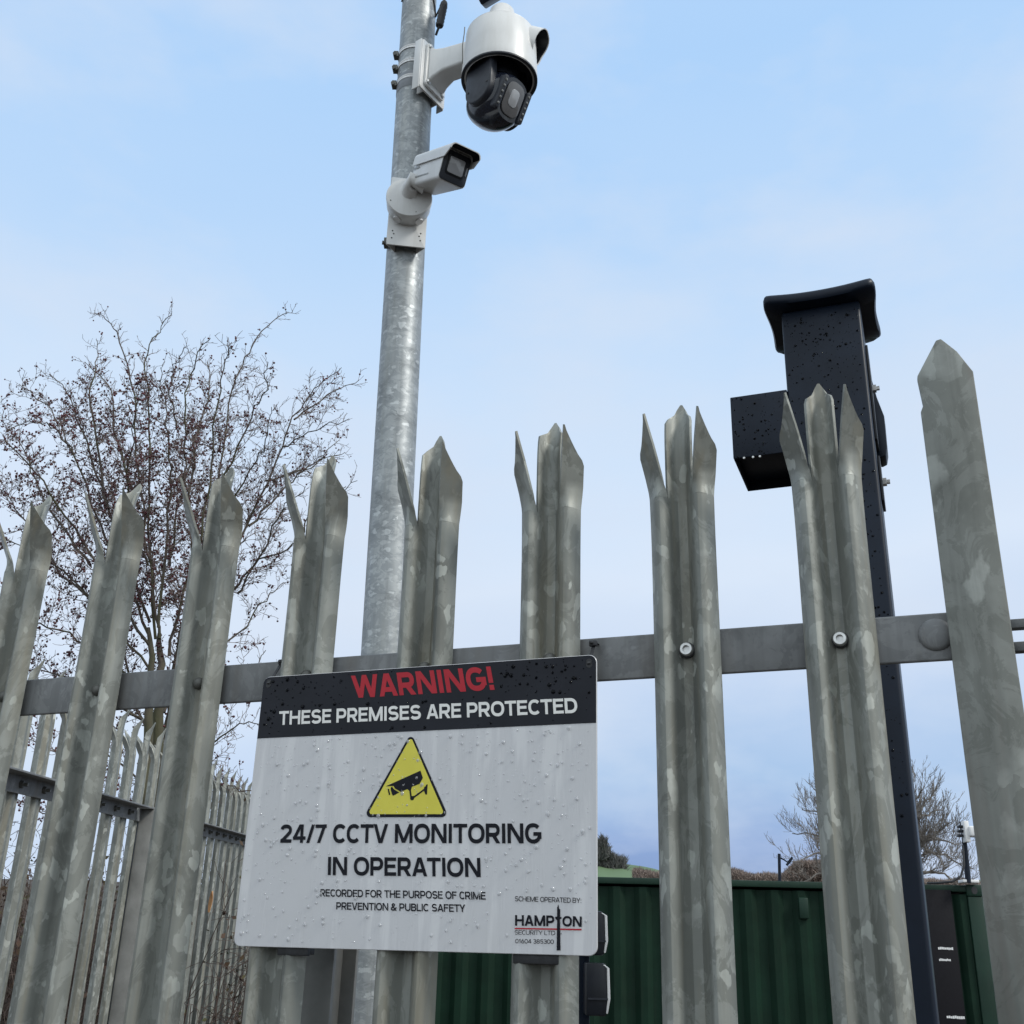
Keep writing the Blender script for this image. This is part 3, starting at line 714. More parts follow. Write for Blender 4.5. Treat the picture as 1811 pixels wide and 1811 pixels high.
# cable ties
def tie(name_label, pts_px, head):
    t_ = thing('cable_tie', name_label, 'cable tie', tuple(SM @ Vector((*sp(*head), 0)).xzy if False else SM @ Vector((sp(*head)[0], 0, sp(*head)[1]))), 'black cable ties holding the sign')
    mb_ = MB(SM); c3 = [Vector((sp(*p)[0], w, sp(*p)[1])) for p, w in pts_px]
    vs = []; fs = []
    for i, p in enumerate(c3):
        vs += [p + Vector((-0.0018, 0, 0)), p + Vector((0.0018, 0, 0)), p + Vector((0.0018, -0.0012, 0)), p + Vector((-0.0018, -0.0012, 0))]
        if i: 
            o = (i - 1) * 4
            for k in range(4): fs.append((o + k, o + (k + 1) % 4, o + 4 + (k + 1) % 4, o + 4 + k))
    mb_.add(vs, fs); part(mb_, 'strap', RUBBER, t_)
    u_, z_ = sp(*head); mb_ = MB(SM); mb_.box((u_, 0.012, z_), (0.0085, 0.006, 0.0062)); mb_.box((u_ - .001, 0.0085, z_ + 0.0002), (0.0045, 0.004, 0.003)); part(mb_, 'head', RUBBER, t_, bevel=0.0008)
tie('black cable tie through the upper left corner hole of the sign', [((490, 1160), 0.06), ((489, 1161), 0.022), ((488, 1170), 0.012), ((481, 1195), 0.004), ((475.5, 1209), -0.001), ((475.5, 1213), 0.003)], (490, 1167))
tie('black cable tie through the upper right corner hole of the sign', [((1044, 1128), 0.06), ((1044, 1128), 0.022), ((1044, 1140), 0.012), ((1043, 1160), 0.004), ((1042, 1174), -0.001), ((1042, 1178), 0.003)], (1043.5, 1133))
for lab, x0_, x1_, y0_, y1_ in (('short black strap under the lower left edge of the sign', 488, 541, 1676, 1687), ('short black strap under the lower right edge of the sign', 905, 986, 1690, 1702)):
    ua, za = sp(x0_, y0_); ub, zb_ = sp(x1_, y1_)
    mb = MB(SM); mb.box(((ua + ub) / 2, 0.006, (za + zb_) / 2 + 0.002), (ub - ua, 0.006, 0.0135))
    for s in (-1, 1): mb.box(((ua + ub) / 2 + s * (ub - ua) * 0.32, 0.016, (za + zb_) / 2 + 0.002), (0.006, 0.018, 0.011))
    ob = mb.build('fixing_strap', RUBBER, None, bevel=0.001); tag(ob, lab, 'strap', 'black straps under the sign')

# ------------------------------------------------------------------ side palisade fence running away on the left
d_s = ray(786, 1577); d_s = Vector((d_s.x, d_s.y, d_s.z)).normalized()
A0 = P(72, 1165, 2.62)
SD = Vector((d_s.x, d_s.y, 0)).normalized(); slope = d_s.z / math.hypot(d_s.x, d_s.y)
SNn = Vector((-SD.y, SD.x, 0))          # points to the left, away from the yard
def sframe(k):
    p = A0 + SD * (0.155 * k); z = A0.z + slope * 0.155 * k
    m = Matrix.Identity(4)
    for r in range(3): m[r][0], m[r][1], m[r][2] = SD[r], SNn[r], (0, 0, 1)[r]
    m[0][3], m[1][3], m[2][3] = p.x, p.y, z
    return m
sfence = thing('palisade_fence', 'farther galvanised palisade fence receding on the left behind the near fence', 'fence', (A0.x, A0.y, 0))
base_mesh = None
for k in range(-4, 27):
    m = sframe(k)
    if base_mesh is None or True:
        mb = MB(m @ Matrix.Translation((0, 0.0, 0.003 * ((k * 7) % 3 - 1)))); pale_mesh(mb, 2.0, seed=k + 100, hi=False, flip=True)
        spl_ = part(mb, 'pale', G_PALE, sfence, solid=0.0028, smooth=38)
        mb = MB(m); mb.lathe([(0, 0), (0.009, 0), (0.009, 0.008), (0.0045, 0.0082), (0.0045, 0.018), (0, 0.018)], (0, -0.0092, -0.30), (0, -1, 0), 6, False); part(mb, 'nut', DARKSTEEL, spl_, smooth=0)
for seg0, seg1 in ((-5, 6.6), (6.75, 26.5)):
    for dz in (0.276, 1.62):
        a = sframe(seg0).translation; b = sframe(seg1).translation
        mb = MB()
        z0 = -dz
        # angle rail on the yard side: upright leg against the pales, top leg towards the yard
        poly = [(-0.004, z0 - 0.045), (-0.004, z0), (-0.049, z0), (-0.049, z0 - 0.005), (-0.009, z0 - 0.005), (-0.009, z0 - 0.045)]
        mb.prism(poly, lambda w, z, s: (a + (b - a) * s) + SNn * w + Vector((0, 0, z)), 0.0, 1.0)
        part(mb, 'rail', G_RAIL, sfence, bevel=0.001)
for k in (7.0,):
    m = sframe(k); mb = MB(m); mb.box((0, -0.03, -1.25), (0.02, 0.05, 1.95)); part(mb, 'fence_post', SLEEVE, sfence, bevel=0.002)

# ------------------------------------------------------------------ galvanised column
Yp = 2.74
pt = P(741.9, 0, Yp); pb_ = P(679, 1150, Yp)
pdir = (pt - pb_); 
def pole_at(z): return pb_ + pdir * ((z - pb_.z) / pdir.z)
r_top = 59.7 * 0.5 * 1.333 * Yp / F_PX; r_low = 79 * 0.5 * 1.037 * Yp / F_PX
def pole_r(z): return r_low + (r_top - r_low) * (z - pb_.z) / pdir.z
pz1 = EYE + 3.9
pole0 = pole_at(0.0)
pole = thing('camera_pole', 'tall round galvanised steel pole carrying the security cameras behind the fence', 'pole', tuple(pole0))
mb = MB(); mb.tube([pole_at(z) for z in np.linspace(0, pz1, 9)], [pole_r(z) for z in np.linspace(0, pz1, 9)], 48)
part(mb, 'shaft', G_POLE, pole, smooth=50)
mb = MB(); zt = EYE + 2.53; zts = [zt + 0.0, zt + 0.002, zt + 0.06, zt + 0.062]
mb.tube([pole_at(z) for z in zts], [pole_r(z) + q for z, q in zip(zts, (0.0005, 0.0014, 0.0014, 0.0005))], 48, False)
TAPE = plain('grey_tape', (0.20, 0.215, 0.235), 0.45, amt=0.12, nscale=30, bmp=0.1); part(mb, 'tape_wrap', TAPE, pole, smooth=50)

# ------------------------------------------------------------------ dome camera
O = P(883, 143, 2.55)                                # centre of the lower rim
pc = pole_at(O.z + 0.2)
arm = Vector((O.x - pc.x, O.y - pc.y, 0)); armL = arm.length; arm.normalize(); side = Vector((-arm.y, arm.x, 0))
ptz = thing('dome_camera', 'large white dome security camera with a black rotating head on the pole', 'security camera', tuple(O))
mb = MB(); mb.lathe([(0.100, 0.0), (0.1135, 0.0), (0.1145, 0.004), (0.113, 0.03), (0.110, 0.09), (0.1065, 0.162), (0.1055, 0.164), (0.1055, 0.167), (0.101, 0.173), (0.084, 0.192), (0.060, 0.216), (0.044, 0.240), (0.038, 0.270), (0.034, 0.276), (0.0, 0.278)], O, (0, 0, 1), 64, False)
part(mb, 'housing', WHITE, ptz, smooth=30)
mb = MB(); mb.lathe([(0.1144, 0.003), (0.1144, -0.002), (0.106, -0.004), (0.104, 0.004), (0.1005, 0.03), (0.098, 0.045), (0.0, 0.047)], O, (0, 0, 1), 64, False)
part(mb, 'dark_rim', BLACK_C, ptz, smooth=40)
# pan head: yoke cheeks and ball
toC = Vector((-O.x, -O.y, 0)).normalized()
rgt = Vector((-toC.y, toC.x, 0)); rgt = rgt if rgt.x > 0 else -rgt
look = (toC * 0.62 + rgt * 0.62 + Vector((0, 0, -0.42))).normalized()
tilt_ax = look.cross(Vector((0, 0, 1))).normalized()      # horizontal axis of the yoke
if tilt_ax.x > 0: tilt_ax = -tilt_ax                       # to the left in the picture
Hc = O + Vector((0, 0, -0.082)) - rgt * 0.006
mb = MB(); mb.lathe([(0.0, 0.046), (0.055, 0.046), (0.06, 0.02), (0.06, -0.02), (0.0, -0.02)], O, (0, 0, 1), 32, False)
part(mb, 'neck', BLACK_P, ptz, smooth=40)
for sgn, th in ((1, 0.03), (-1, 0.024)):
    c = Hc + tilt_ax * sgn * 0.066
    fwdv = tilt_ax.cross(Vector((0, 0, 1)))
    poly = [(-0.052, 0.125), (0.052, 0.125)] + [(0.052 * math.cos(a), -0.0 + 0.052 * math.sin(a)) for a in np.linspace(0, -math.pi, 15)]
    mb = MB(); mb.prism(poly, lambda a, b, s: c + fwdv * a + Vector((0, 0, b)) + tilt_ax * s, -th / 2, th / 2)
    yk = part(mb, 'yoke_cheek', BLACK_C if sgn > 0 else BLACK_P, ptz, bevel=0.006, seg=3)
    if sgn > 0:
        for a_, b_ in ((-0.036, 0.092), (0.036, 0.092), (0.038, 0.0), (-0.038, 0.0)):
            mb = MB(); mb.lathe([(0, 0), (0.0042, 0), (0.0036, 0.002), (0, 0.0022)], c + fwdv * a_ + Vector((0, 0, b_)) + tilt_ax * (th / 2 - 0.0005), tilt_ax, 10, False)
            part(mb, 'screw', RUBBER, yk, smooth=0)
upv = look.cross(tilt_ax).normalized()
if upv.z < 0: upv = -upv
bm_v, bm_f = [], []
nu_, nv_ = 36, 24
for j in range(nv_ + 1):
    ph = math.pi * j / nv_
    for i in range(nu_):
        th = 2 * math.pi * i / nu_
        d_ = Vector((math.sin(ph) * math.cos(th), math.sin(ph) * math.sin(th), math.cos(ph)))   # z = look axis
        se = lambda v, e: math.copysign(abs(v) ** e, v)
        x = se(d_.x, 0.86) * 0.072; y = se(d_.y, 0.86) * 0.084; z = d_.z * 0.102
        z = min(z, 0.072); z = max(z, -0.082)
        bm_v.append(Hc + tilt_ax * x + upv * y + look * z)
for j in range(nv_):
    for i in range(nu_):
        bm_f.append((j * nu_ + i, j * nu_ + (i + 1) % nu_, (j + 1) * nu_ + (i + 1) % nu_, (j + 1) * nu_ + i))
mb = MB(); mb.add(bm_v, bm_f); head = part(mb, 'camera_head', BLACK_G, ptz, smooth=40)
mb = MB(); mb.prism(rounded_rect(-0.034, 0.034, -0.050, 0.050, 0.026), lambda a, b, s: Hc + tilt_ax * a + upv * b + look * s, 0.071, 0.077); part(mb, 'lens_window', GLASSY, head, bevel=0.002)
mb = MB(); mb.prism(rounded_rect(-0.016, 0.016, -0.022, 0.030, 0.012), lambda a, b, s: Hc + tilt_ax * a + upv * b + look * s, 0.076, 0.0784); part(mb, 'lens', LENS_LIGHT, head, bevel=0.001)  # pale plate: the lens's whitish reflection is put into its colour
for sg in (-1, 1):
    mb = MB(); mb.prism(rounded_rect(sg * 0.048 - 0.0095, sg * 0.048 + 0.0095, -0.050, 0.050, 0.008), lambda a, b, s: Hc + tilt_ax * a + upv * b + look * s, 0.055, 0.079); ir = part(mb, 'infrared_strip', BLACK_C, head, bevel=0.003)
    for q in range(5): 
        mb = MB(); mb.lathe([(0, 0), (0.0042, 0), (0.0034, 0.002), (0, 0.003)], Hc + tilt_ax * sg * 0.048 + upv * (-0.036 + 0.018 * q) + look * 0.0785, look, 12, False)
        part(mb, 'led', LED, head, smooth=50)
# fixed camera hood on the right of the housing
hd = (rgt * 0.90 + toC * 0.22 + Vector((0, 0, -0.30))).normalized(); hx = hd.cross(Vector((0, 0, 1))).normalized(); hu = hx.cross(hd).normalized()
if hu.z < 0: hu = -hu
hc = O + Vector((0, 0, 0.128)) + Vector((hd.x, hd.y, 0)).normalized() * 0.072
def hood(n, k, s):
    pts = []
    for i in range(n):
        a = 2 * math.pi * i / n
        x = 0.046 * k * math.copysign(abs(math.cos(a)) ** 0.75, math.cos(a)); y = 0.050 * k * math.copysign(abs(math.sin(a)) ** 0.75, math.sin(a))
        ext = s + (0.014 * max(0, math.sin(a)) if s > 0.03 else 0)
        pts.append(hc + hx * x + hu * y + hd * ext)
    return pts
n = 32; vs = hood(n, 1.10, 0.0) + hood(n, 1.0, 0.050) + hood(n, 0.95, 0.050) + hood(n, 0.93, 0.044)
fs = [(l * n + i, l * n + (i + 1) % n, (l + 1) * n + (i + 1) % n, (l + 1) * n + i) for l in range(3) for i in range(n)]
mb = MB(); mb.add(vs, fs); hdp = part(mb, 'side_camera_hood', WHITE, ptz, smooth=50)
vs = hood(n, 0.935, 0.0475) + hood(n, 0.86, 0.022)
mb = MB(); mb.add(vs, [(i, (i + 1) % n, n + (i + 1) % n, n + i) for i in range(n)]); part(mb, 'hood_lining', BLACK_P, hdp, smooth=50)
mb = MB(); mb.lathe([(0, 0), (0.045, 0), (0.045, 0.004), (0, 0.005)], hc + hd * 0.020, hd, 28, False); sf = part(mb, 'side_camera_face', BLACK_G, ptz, smooth=40)
mb = MB(); mb.prism(rounded_rect(-0.018, 0.016, -0.030, 0.006, 0.004), lambda a, b, s: hc + hx * a + hu * b + hd * s, 0.024, 0.030); part(mb, 'side_lens', LENS_LIGHT, sf, bevel=0.001)
# arm and pole bracket
zc_ = O.z + 0.17
pcx = pole_at(zc_)
def AL(a, b, z): return Vector((pcx.x, pcx.y, 0)) + arm * a + side * b + Vector((0, 0, z))
mb = MB(); n = 4
a0, a1 = 0.085, armL - 0.085
def arm_sec(a, w, h, zc): return [AL(a, -w, zc - h), AL(a, w, zc - h), AL(a, w, zc + h), AL(a, -w, zc + h)]
secs = [(a0, 0.042, 0.070, zc_ - 0.006), (a0 + 0.02, 0.036, 0.056, zc_ - 0.004), (a0 + 0.05, 0.032, 0.046, zc_ - 0.002), (a1, 0.034, 0.040, zc_ - 0.026)]
vs = [p for s_ in secs for p in arm_sec(*s_)]
fs = [(i * 4 + k, i * 4 + (k + 1) % 4, i * 4 + 4 + (k + 1) % 4, i * 4 + 4 + k) for i in range(3) for k in range(4)] + [(0, 3, 2, 1), (12, 13, 14, 15)]
mb.add(vs, fs); part(mb, 'arm', WHITE, ptz, bevel=0.008, seg=3)
bh = 0.098
mb = MB()
mb.prism(rounded_rect(-0.062, 0.062, -bh, bh, 0.01), lambda a, b, s: AL(s, a, zc_ - 0.01 + b), 0.070, 0.076)
for s in (-1, 1):
    mb.prism([(0.045, -bh), (0.072, -bh), (0.072, bh), (0.045, bh)], lambda a, b, t: AL(a, t, zc_ - 0.01 + b), s * 0.062 - 0.002, s * 0.062 + 0.002)
    mb.prism([(0.035, -bh + .004), (0.072, -bh + .004), (0.072, bh - .004), (0.035, bh - .004)], lambda a, b, t: AL(a, t, zc_ - 0.01 + b), s * 0.035 - 0.002, s * 0.035 + 0.002)
br_ = part(mb, 'bracket', WHITE, ptz, bevel=0.0015)
mb = MB(); mb.prism(rounded_rect(-0.048, 0.048, -0.085, 0.085, 0.012), lambda a, b, s: AL(s, a, zc_ - 0.006 + b), 0.076, 0.086)
ap = part(mb, 'arm_flange', WHITE, ptz, bevel=0.003)
for a_ in (-0.036, 0.036):
    for b_ in (-0.070, 0.072): mb = MB(); mb.lathe([(0, 0), (0.0085, 0), (0.0085, 0.005), (0.005, 0.007), (0, 0.007)], AL(0.086, a_, zc_ - 0.006 + b_), arm, 6, False); part(mb, 'flange_bolt', STEEL, ap, smooth=0)
for zz2 in (O.z + 0.262, O.z + 0.205, O.z + 0.140):
    mb = MB(); c = pole_at(zz2); R_ = pole_r(zz2) + 0.0012
    mb.lathe([(R_ - .001, -0.007), (R_ + .0012, -0.007), (R_ + .0012, -0.001), (R_ + 0.0004, 0.0), (R_ + .0012, 0.001), (R_ + .0012, 0.007), (R_ - .001, 0.007)], c, (0, 0, 1), 48, False)
    stp = part(mb, 'pole_strap', WHITE_P, ptz, smooth=40)
    mb = MB(); cc = c + Vector((-R_ - 0.006, -0.012, 0)); mb.box(cc, (0.014, 0.02, 0.02)); mb.lathe([(0, -0.016), (0.006, -0.016), (0.006, 0.016), (0, 0.016)], cc + Vector((-0.004, 0, 0)), (0, 1, 0.3), 8, False)
    part(mb, 'strap_screw', DARKSTEEL, stp, smooth=0)
# safety lanyard
mb = MB(); mb.tube([P(822, 48, 2.50), P(821, 60, 2.49), P(818, 80, 2.49), P(818, 112, 2.50)], 0.0016, 6); part(mb, 'safety_wire', DARKSTEEL, ptz)

# ------------------------------------------------------------------ bullet camera
Fc = P(805, 297, 2.45)
bd = Vector((0.55, -0.84, 0)).normalized() * math.cos(math.radians(26)) + Vector((0, 0, -math.sin(math.radians(26))))
bx = Vector((0.84, 0.55, 0)).normalized(); bu = bx.cross(bd).normalized()
if bu.z < 0: bu = -bu
bul = thing('bullet_camera', 'white box shaped bullet security camera with dark hooded front below the dome camera', 'security camera', tuple(Fc))
def BP(a, b, s): return Fc + bx * a + bu * b + bd * s
BLn = 0.225
mb = MB(); sec = rounded_rect(-0.043, 0.043, -0.046, 0.044, 0.010, 4); n = len(sec)
lv = [(-BLn, 0.55, -0.006), (-BLn + 0.02, 0.86, -0.002), (-BLn + 0.05, 0.97, 0), (-0.006, 1.0, 0.0), (0.0, 0.985, 0)]
vs = [BP(a * k, b * k + dz, s) for s, k, dz in lv for a, b in sec]
fs = [(l * n + i, l * n + (i + 1) % n, (l + 1) * n + (i + 1) % n, (l + 1) * n + i) for l in range(len(lv) - 1) for i in range(n)] + [tuple(range(n))[::-1], tuple(range((len(lv) - 1) * n, len(lv) * n))]
mb.add(vs, fs); bod = part(mb, 'body', WHITE, bul, smooth=35)
mb = MB(); 
for (b_, s0, s1, w_) in ((0.026, -0.19, -0.02, 0.0016), (-0.022, -0.20, -0.075, 0.0016), (0.006, -0.20, -0.15, 0.002)):
    mb.prism([(b_ - w_, s0), (b_ + w_, s0), (b_ + w_, s1), (b_ - w_, s1)], lambda a, b, t: BP(t, a, b), -0.0438, -0.0425)
part(mb, 'side_groove', GREYW, bod, smooth=0)  # raised strips; the grooves' shade is put into their grey
mb = MB(); mb.prism(rounded_rect(-0.041, 0.041, -0.0435, 0.0415, 0.010), BP, -0.002, 0.003); fce = part(mb, 'front_face', BLACK_C, bul, bevel=0.001)
mb = MB(); mb.prism(rounded_rect(-0.029, 0.029, -0.024, 0.030, 0.008), BP, 0.002, 0.0055); part(mb, 'window_frame', BLACK_P, fce, bevel=0.001)
mb = MB(); mb.prism(rounded_rect(-0.024, 0.024, -0.0195, 0.0255, 0.005), BP, 0.005, 0.0066); part(mb, 'lens_window', LENS_LIGHT, fce, bevel=0.0008)
mb = MB(); mb.prism(rounded_rect(0.032, 0.036, -0.012, 0.012, 0.002), BP, 0.003, 0.0045); part(mb, 'indicator_strip', LENS_LIGHT, fce, smooth=0)
# visor
arc = [(-0.0475, 0.012), (-0.0475, 0.034)] + [(-0.0475 + 0.014 * (1 - math.cos(a)), 0.034 + 0.016 * math.sin(a)) for a in np.linspace(0.2, math.pi / 2, 5)]
full = arc + [(-a, b) for a, b in arc[::-1]]
inner = [(a * 0.945, b - 0.0024 if b > 0.03 else b) for a, b in full]
n = len(full); vs = []; fs = []
for s_of in (lambda a: -BLn + 0.03, lambda a: 0.044 - 0.0 * abs(a)):
    for ring in (full, inner):
        vs += [BP(a, b + 0.0022, s_of(a) - (0.028 if (b < 0.02 and s_of(a) > 0) else 0)) for a, b in ring]
for i in range(n - 1):
    fs += [(i, i + 1, 2 * n + i + 1, 2 * n + i), (n + i, 3 * n + i, 3 * n + i + 1, n + i + 1), (i, n + i, n + i + 1, i + 1), (2 * n + i, 2 * n + i + 1, 3 * n + i + 1, 3 * n + i)]
fs += [(0, 2 * n, 3 * n, n), (n - 1, 2 * n - 1, 4 * n - 1, 3 * n - 1)]
mb = MB(); mb.add(vs, fs); part(mb, 'sun_visor', WHITE, bul, smooth=40)
mb = MB(); vs = [BP(a * 0.93, b - 0.0010, s) for s in (0.004, 0.0445) for a, b in [p for p in full if p[1] > 0.03]]; n = len(vs) // 2
mb.add(vs, [(i, i + 1, n + i + 1, n + i) for i in range(n - 1)]); part(mb, 'visor_lining', BLACK_P, bul, smooth=40)
# junction box, arm and plate
jz = P(719, 345, 2.6).z
pj = pole_at(jz); nb = Vector((-pj.x, -pj.y, 0)).normalized(); sb_ = Vector((-nb.y, nb.x, 0)); sb_ = sb_ if sb_.x > 0 else -sb_
def JP(a, b, s): return Vector((pj.x, pj.y, jz)) + sb_ * a + Vector((0, 0, b)) + nb * s
mb = MB(); mb.prism(rounded_rect(-0.0555, 0.0555, -0.135, 0.105, 0.003), JP, 0.078, 0.083)
for s in (-1, 1): mb.prism([(0.080, 0.105), (0.080, -0.135), (0.045, -0.135), (0.045, 0.105)], lambda a, b, t: JP(s * (0.0555 - (0.080 - a) * 0.75) + t, b, a), -0.0015, 0.0015)
plt_ = part(mb, 'bracket', WHITE, bul, bevel=0.001)
for a_, b_ in ((-0.041, -0.087), (-0.037, -0.097), (-0.042, -0.112), (0.041, -0.087), (0.037, -0.097), (0.041, -0.112), (-0.035, 0.093)):
    mb = MB(); mb.lathe([(0, 0), (0.0024, 0), (0.0024, 0.0006), (0, 0.0007)], JP(a_, b_, 0.0828), nb, 12, False); part(mb, 'screw_hole', RUBBER, plt_, smooth=0)
mb = MB(); mb.lathe([(0.062, 0), (0.064, 0.004), (0.066, 0.036), (0.067, 0.038), (0.067, 0.048), (0.065, 0.051), (0.040, 0.054), (0, 0.055)], JP(0, 0.0, 0.083), nb, 56, False)
jb = part(mb, 'junction_box', WHITE, bul, smooth=30)
for a_, ang in ((-0.03, 0), (0.032, 0)): mb = MB(); mb.lathe([(0, 0), (0.012, 0), (0.012, 0.006), (0, 0.006)], JP(a_, -0.0565, 0.102), (sb_ * a_ * 8 - Vector((0, 0, 0.7))).normalized(), 20, False); part(mb, 'cable_plug', WHITE_P, jb, smooth=40)
for a_, b_ in ((-0.052, -0.02), (0.022, -0.05), (0.05, 0.025)): mb = MB(); mb.lathe([(0, 0), (0.0034, 0), (0.0028, 0.0016), (0, 0.0018)], JP(a_, b_, 0.1335), nb, 10, False); part(mb, 'screw', DARKSTEEL, jb, smooth=0)
back = BP(-0.004, -0.034, -0.165)
mb = MB(); mb.tube([JP(0.0, 0.012, 0.13), JP(0.0, 0.02, 0.150), JP(0.002, 0.035, 0.168), back], [0.024, 0.022, 0.021, 0.024], 24); part(mb, 'swivel_arm', WHITE, bul, smooth=50)
mb = MB(); mb.box(P(683, 430, 2.70), (0.012, 0.02, 0.026)); mb.lathe([(0, -0.012), (0.006, -0.012), (0.006, 0.012), (0, 0.012)], P(683, 430, 2.69), (1, 0.2, 0), 8, False); part(mb, 'clamp_screw', DARKSTEEL, bul, smooth=0)

# ------------------------------------------------------------------ cable splice, wire and the dark unit at the very top
ca = P(786, 4, 2.68); cb = P(777, 46, 2.68)
spl = thing('cable_splice', 'black taped cable splice hanging beside the top of the galvanised pole', 'cable', tuple(cb))
mb = MB(); pts = [ca + (cb - ca) * s for s in np.linspace(-0.02, 1, 15)]
mb.tube(pts, [0.008 + 0.004 * min(1, i / 2) + 0.0014 * (i % 2) for i in range(15)], 12); part(mb, 'sleeve', RUBBER, spl, smooth=50)
mb = MB(); mb.tube([P(782, -60, 2.68), P(785, -20, 2.68), P(786, 6, 2.68)], 0.0035, 8); part(mb, 'cable', RUBBER, spl)
mb = MB(); mb.tube([cb, P(773, 56, 2.69), P(771, 62, 2.70)], 0.004, 8)
part(mb, 'cable_tail', RUBBER, spl)
mb = MB(); zw = P(712, 8, Yp).z; pts = []
for a in np.linspace(math.radians(200), math.radians(350), 16):
    c = pole_at(zw); R_ = pole_r(zw) + 0.003; k = (a - math.radians(200)) / math.radians(150); pts.append(c + Vector((R_ * math.cos(a), R_ * math.sin(a), 0.10 * math.sin(math.pi * k) - 0.01 - 0.05 * k)))
mb.tube(pts + [P(779, 12, 2.68)], 0.0028, 6); part(mb, 'wire_loop', RUBBER, spl)
fl = P(851, 9, 2.62)
unit = thing('floodlight', 'black metal unit whose lower corner shows at the very top above the dome camera', 'floodlight', tuple(fl))
Rf = Matrix((cx * math.cos(0.5) + cu * math.sin(0.5), cu * math.cos(0.5) - cx * math.sin(0.5), -cf)).transposed() @ Matrix.Rotation(math.radians(12), 3, 'X') @ Matrix.Rotation(math.radians(-14), 3, 'Y')
mb = MB(); mb.box(fl + Rf @ Vector((0.095, 0.062, -0.05)), (0.19, 0.124, 0.10), Rf); part(mb, 'housing', BLACK, unit, bevel=0.006, seg=3)
mb = MB(); mb.box(fl + Rf @ Vector((0.095, 0.062, 0.003)), (0.16, 0.10, 0.006), Rf); part(mb, 'glass', GLASSY, unit, bevel=0.002)
mb = MB(); mb.tube([fl + Rf @ Vector((0.06, 0.12, -0.06)), fl + Rf @ Vector((-0.02, 0.26, -0.06)), pole_at(fl.z + 0.32)], 0.018, 10); part(mb, 'support_arm', BLACK, unit)

# ------------------------------------------------------------------ black square column behind the fence on the right
DT = 1.95
TM = frame(DT)
def tp(px, py): return fp(px, py, DT)
uL, _ = tp(1380, 545); uR, _ = tp(1517, 518); uL2, _ = tp(1392, 694); uR2 = tp(1605, 1300)[0]
uL = (uL + uL2) / 2; uR = (uR + uR2) / 2; zT = tp(1448, 541)[1]
tow = thing('black_steel_column', 'black square steel column with a flared cap and side hood, wet with rain', 'column', tuple(TM @ Vector(((uL + uR) / 2, 0.075, -EYE))))
wd = uR - uL
mb = MB(TM); mb.box(((uL + uR) / 2, wd / 2, (zT - EYE) / 2), (wd, wd, zT + EYE)); shaft = part(mb, 'shaft', BLACK, tow, bevel=0.007, seg=4)
# flared cap: corners pushed out and up
ov = 0.035
mb = MB(TM); cpts = []
cuc, cwc, hs = (uL + uR) / 2, wd / 2, wd / 2 + ov
per = 16
ring = []
for sidek in range(4):
    for k in range(per):
        t = -1 + 2 * k / per
        inset = 0.007 * (math.cos(math.pi / 2 * t) ** 2) ** 0.7
        zz3 = 0.007 * (abs(t) ** 4)
        x, y = [(t * hs, -(hs - inset)), (hs - inset, t * hs), (-t * hs, hs - inset), (-(hs - inset), -t * hs)][sidek]
        cr_ = 1 - 0.07 * abs(t) ** 7
        ring.append((x * cr_, y * cr_, zz3))
n = len(ring); zb0 = zT + 0.0
lev = [(0.72, -0.002, 0), (0.97, 0.001, 1), (1.0, 0.006, 1), (1.0, 0.016, 1), (0.97, 0.021, 1), (0.5, 0.036, 0.3), (0.02, 0.042, 0)]
vs = [(cuc + x * k, cwc + y * k, zb0 + z * w + dz) for k, dz, w in lev for x, y, z in ring]
fs = [(l * n + i, l * n + (i + 1) % n, (l + 1) * n + (i + 1) % n, (l + 1) * n + i) for l in range(len(lev) - 1) for i in range(n)] + [tuple(range(n))[::-1], tuple(range((len(lev) - 1) * n, len(lev) * n))]
mb.add(vs, fs); part(mb, 'cap', BLACK, tow, smooth=50)
# open bottomed hood on the left
bl_, bt_ = tp(1291, 703); bb_ = tp(1297, 811)[1]; dh = 0.17; th = 0.004
mb = MB(TM)
bw = uL - bl_
mb.box(((bl_ + uL) / 2, th / 2, (bt_ + bb_) / 2), (bw, th, bt_ - bb_))
mb.box(((bl_ + uL) / 2, dh - th / 2, (bt_ + bb_) / 2), (bw, th, bt_ - bb_))
mb.box((bl_ + th / 2, dh / 2, (bt_ + bb_) / 2), (th, dh - 2 * th - 0.0006, bt_ - bb_))
mb.box(((bl_ + uL) / 2 + th / 2 + .0004, dh / 2, bt_ - th / 2), (bw - th - .001, dh - 2 * th - 0.0006, th))
mb.box(((bl_ + uL) / 2 + th / 2 + .0004, dh / 2, bb_ + 0.02), (bw - th - .001, dh - 2 * th - 0.0006, th))
part(mb, 'side_hood', BLACK, tow, bevel=0.0015)
for px_ in (1316, 1332, 1344): 
    mb = MB(TM); a_, b_ = tp(px_, 813 - (px_ - 1297) * 0.1); mb.lathe([(0, 0), (0.0026, 0), (0.002, 0.0016), (0, 0.002)], (a_, -0.0005, b_ + 0.001), (0, -1, 0), 10, False); part(mb, 'pinhole_sky_dot', STEEL, tow, smooth=40)  # bright steel dots stand for sky light seen through pinholes
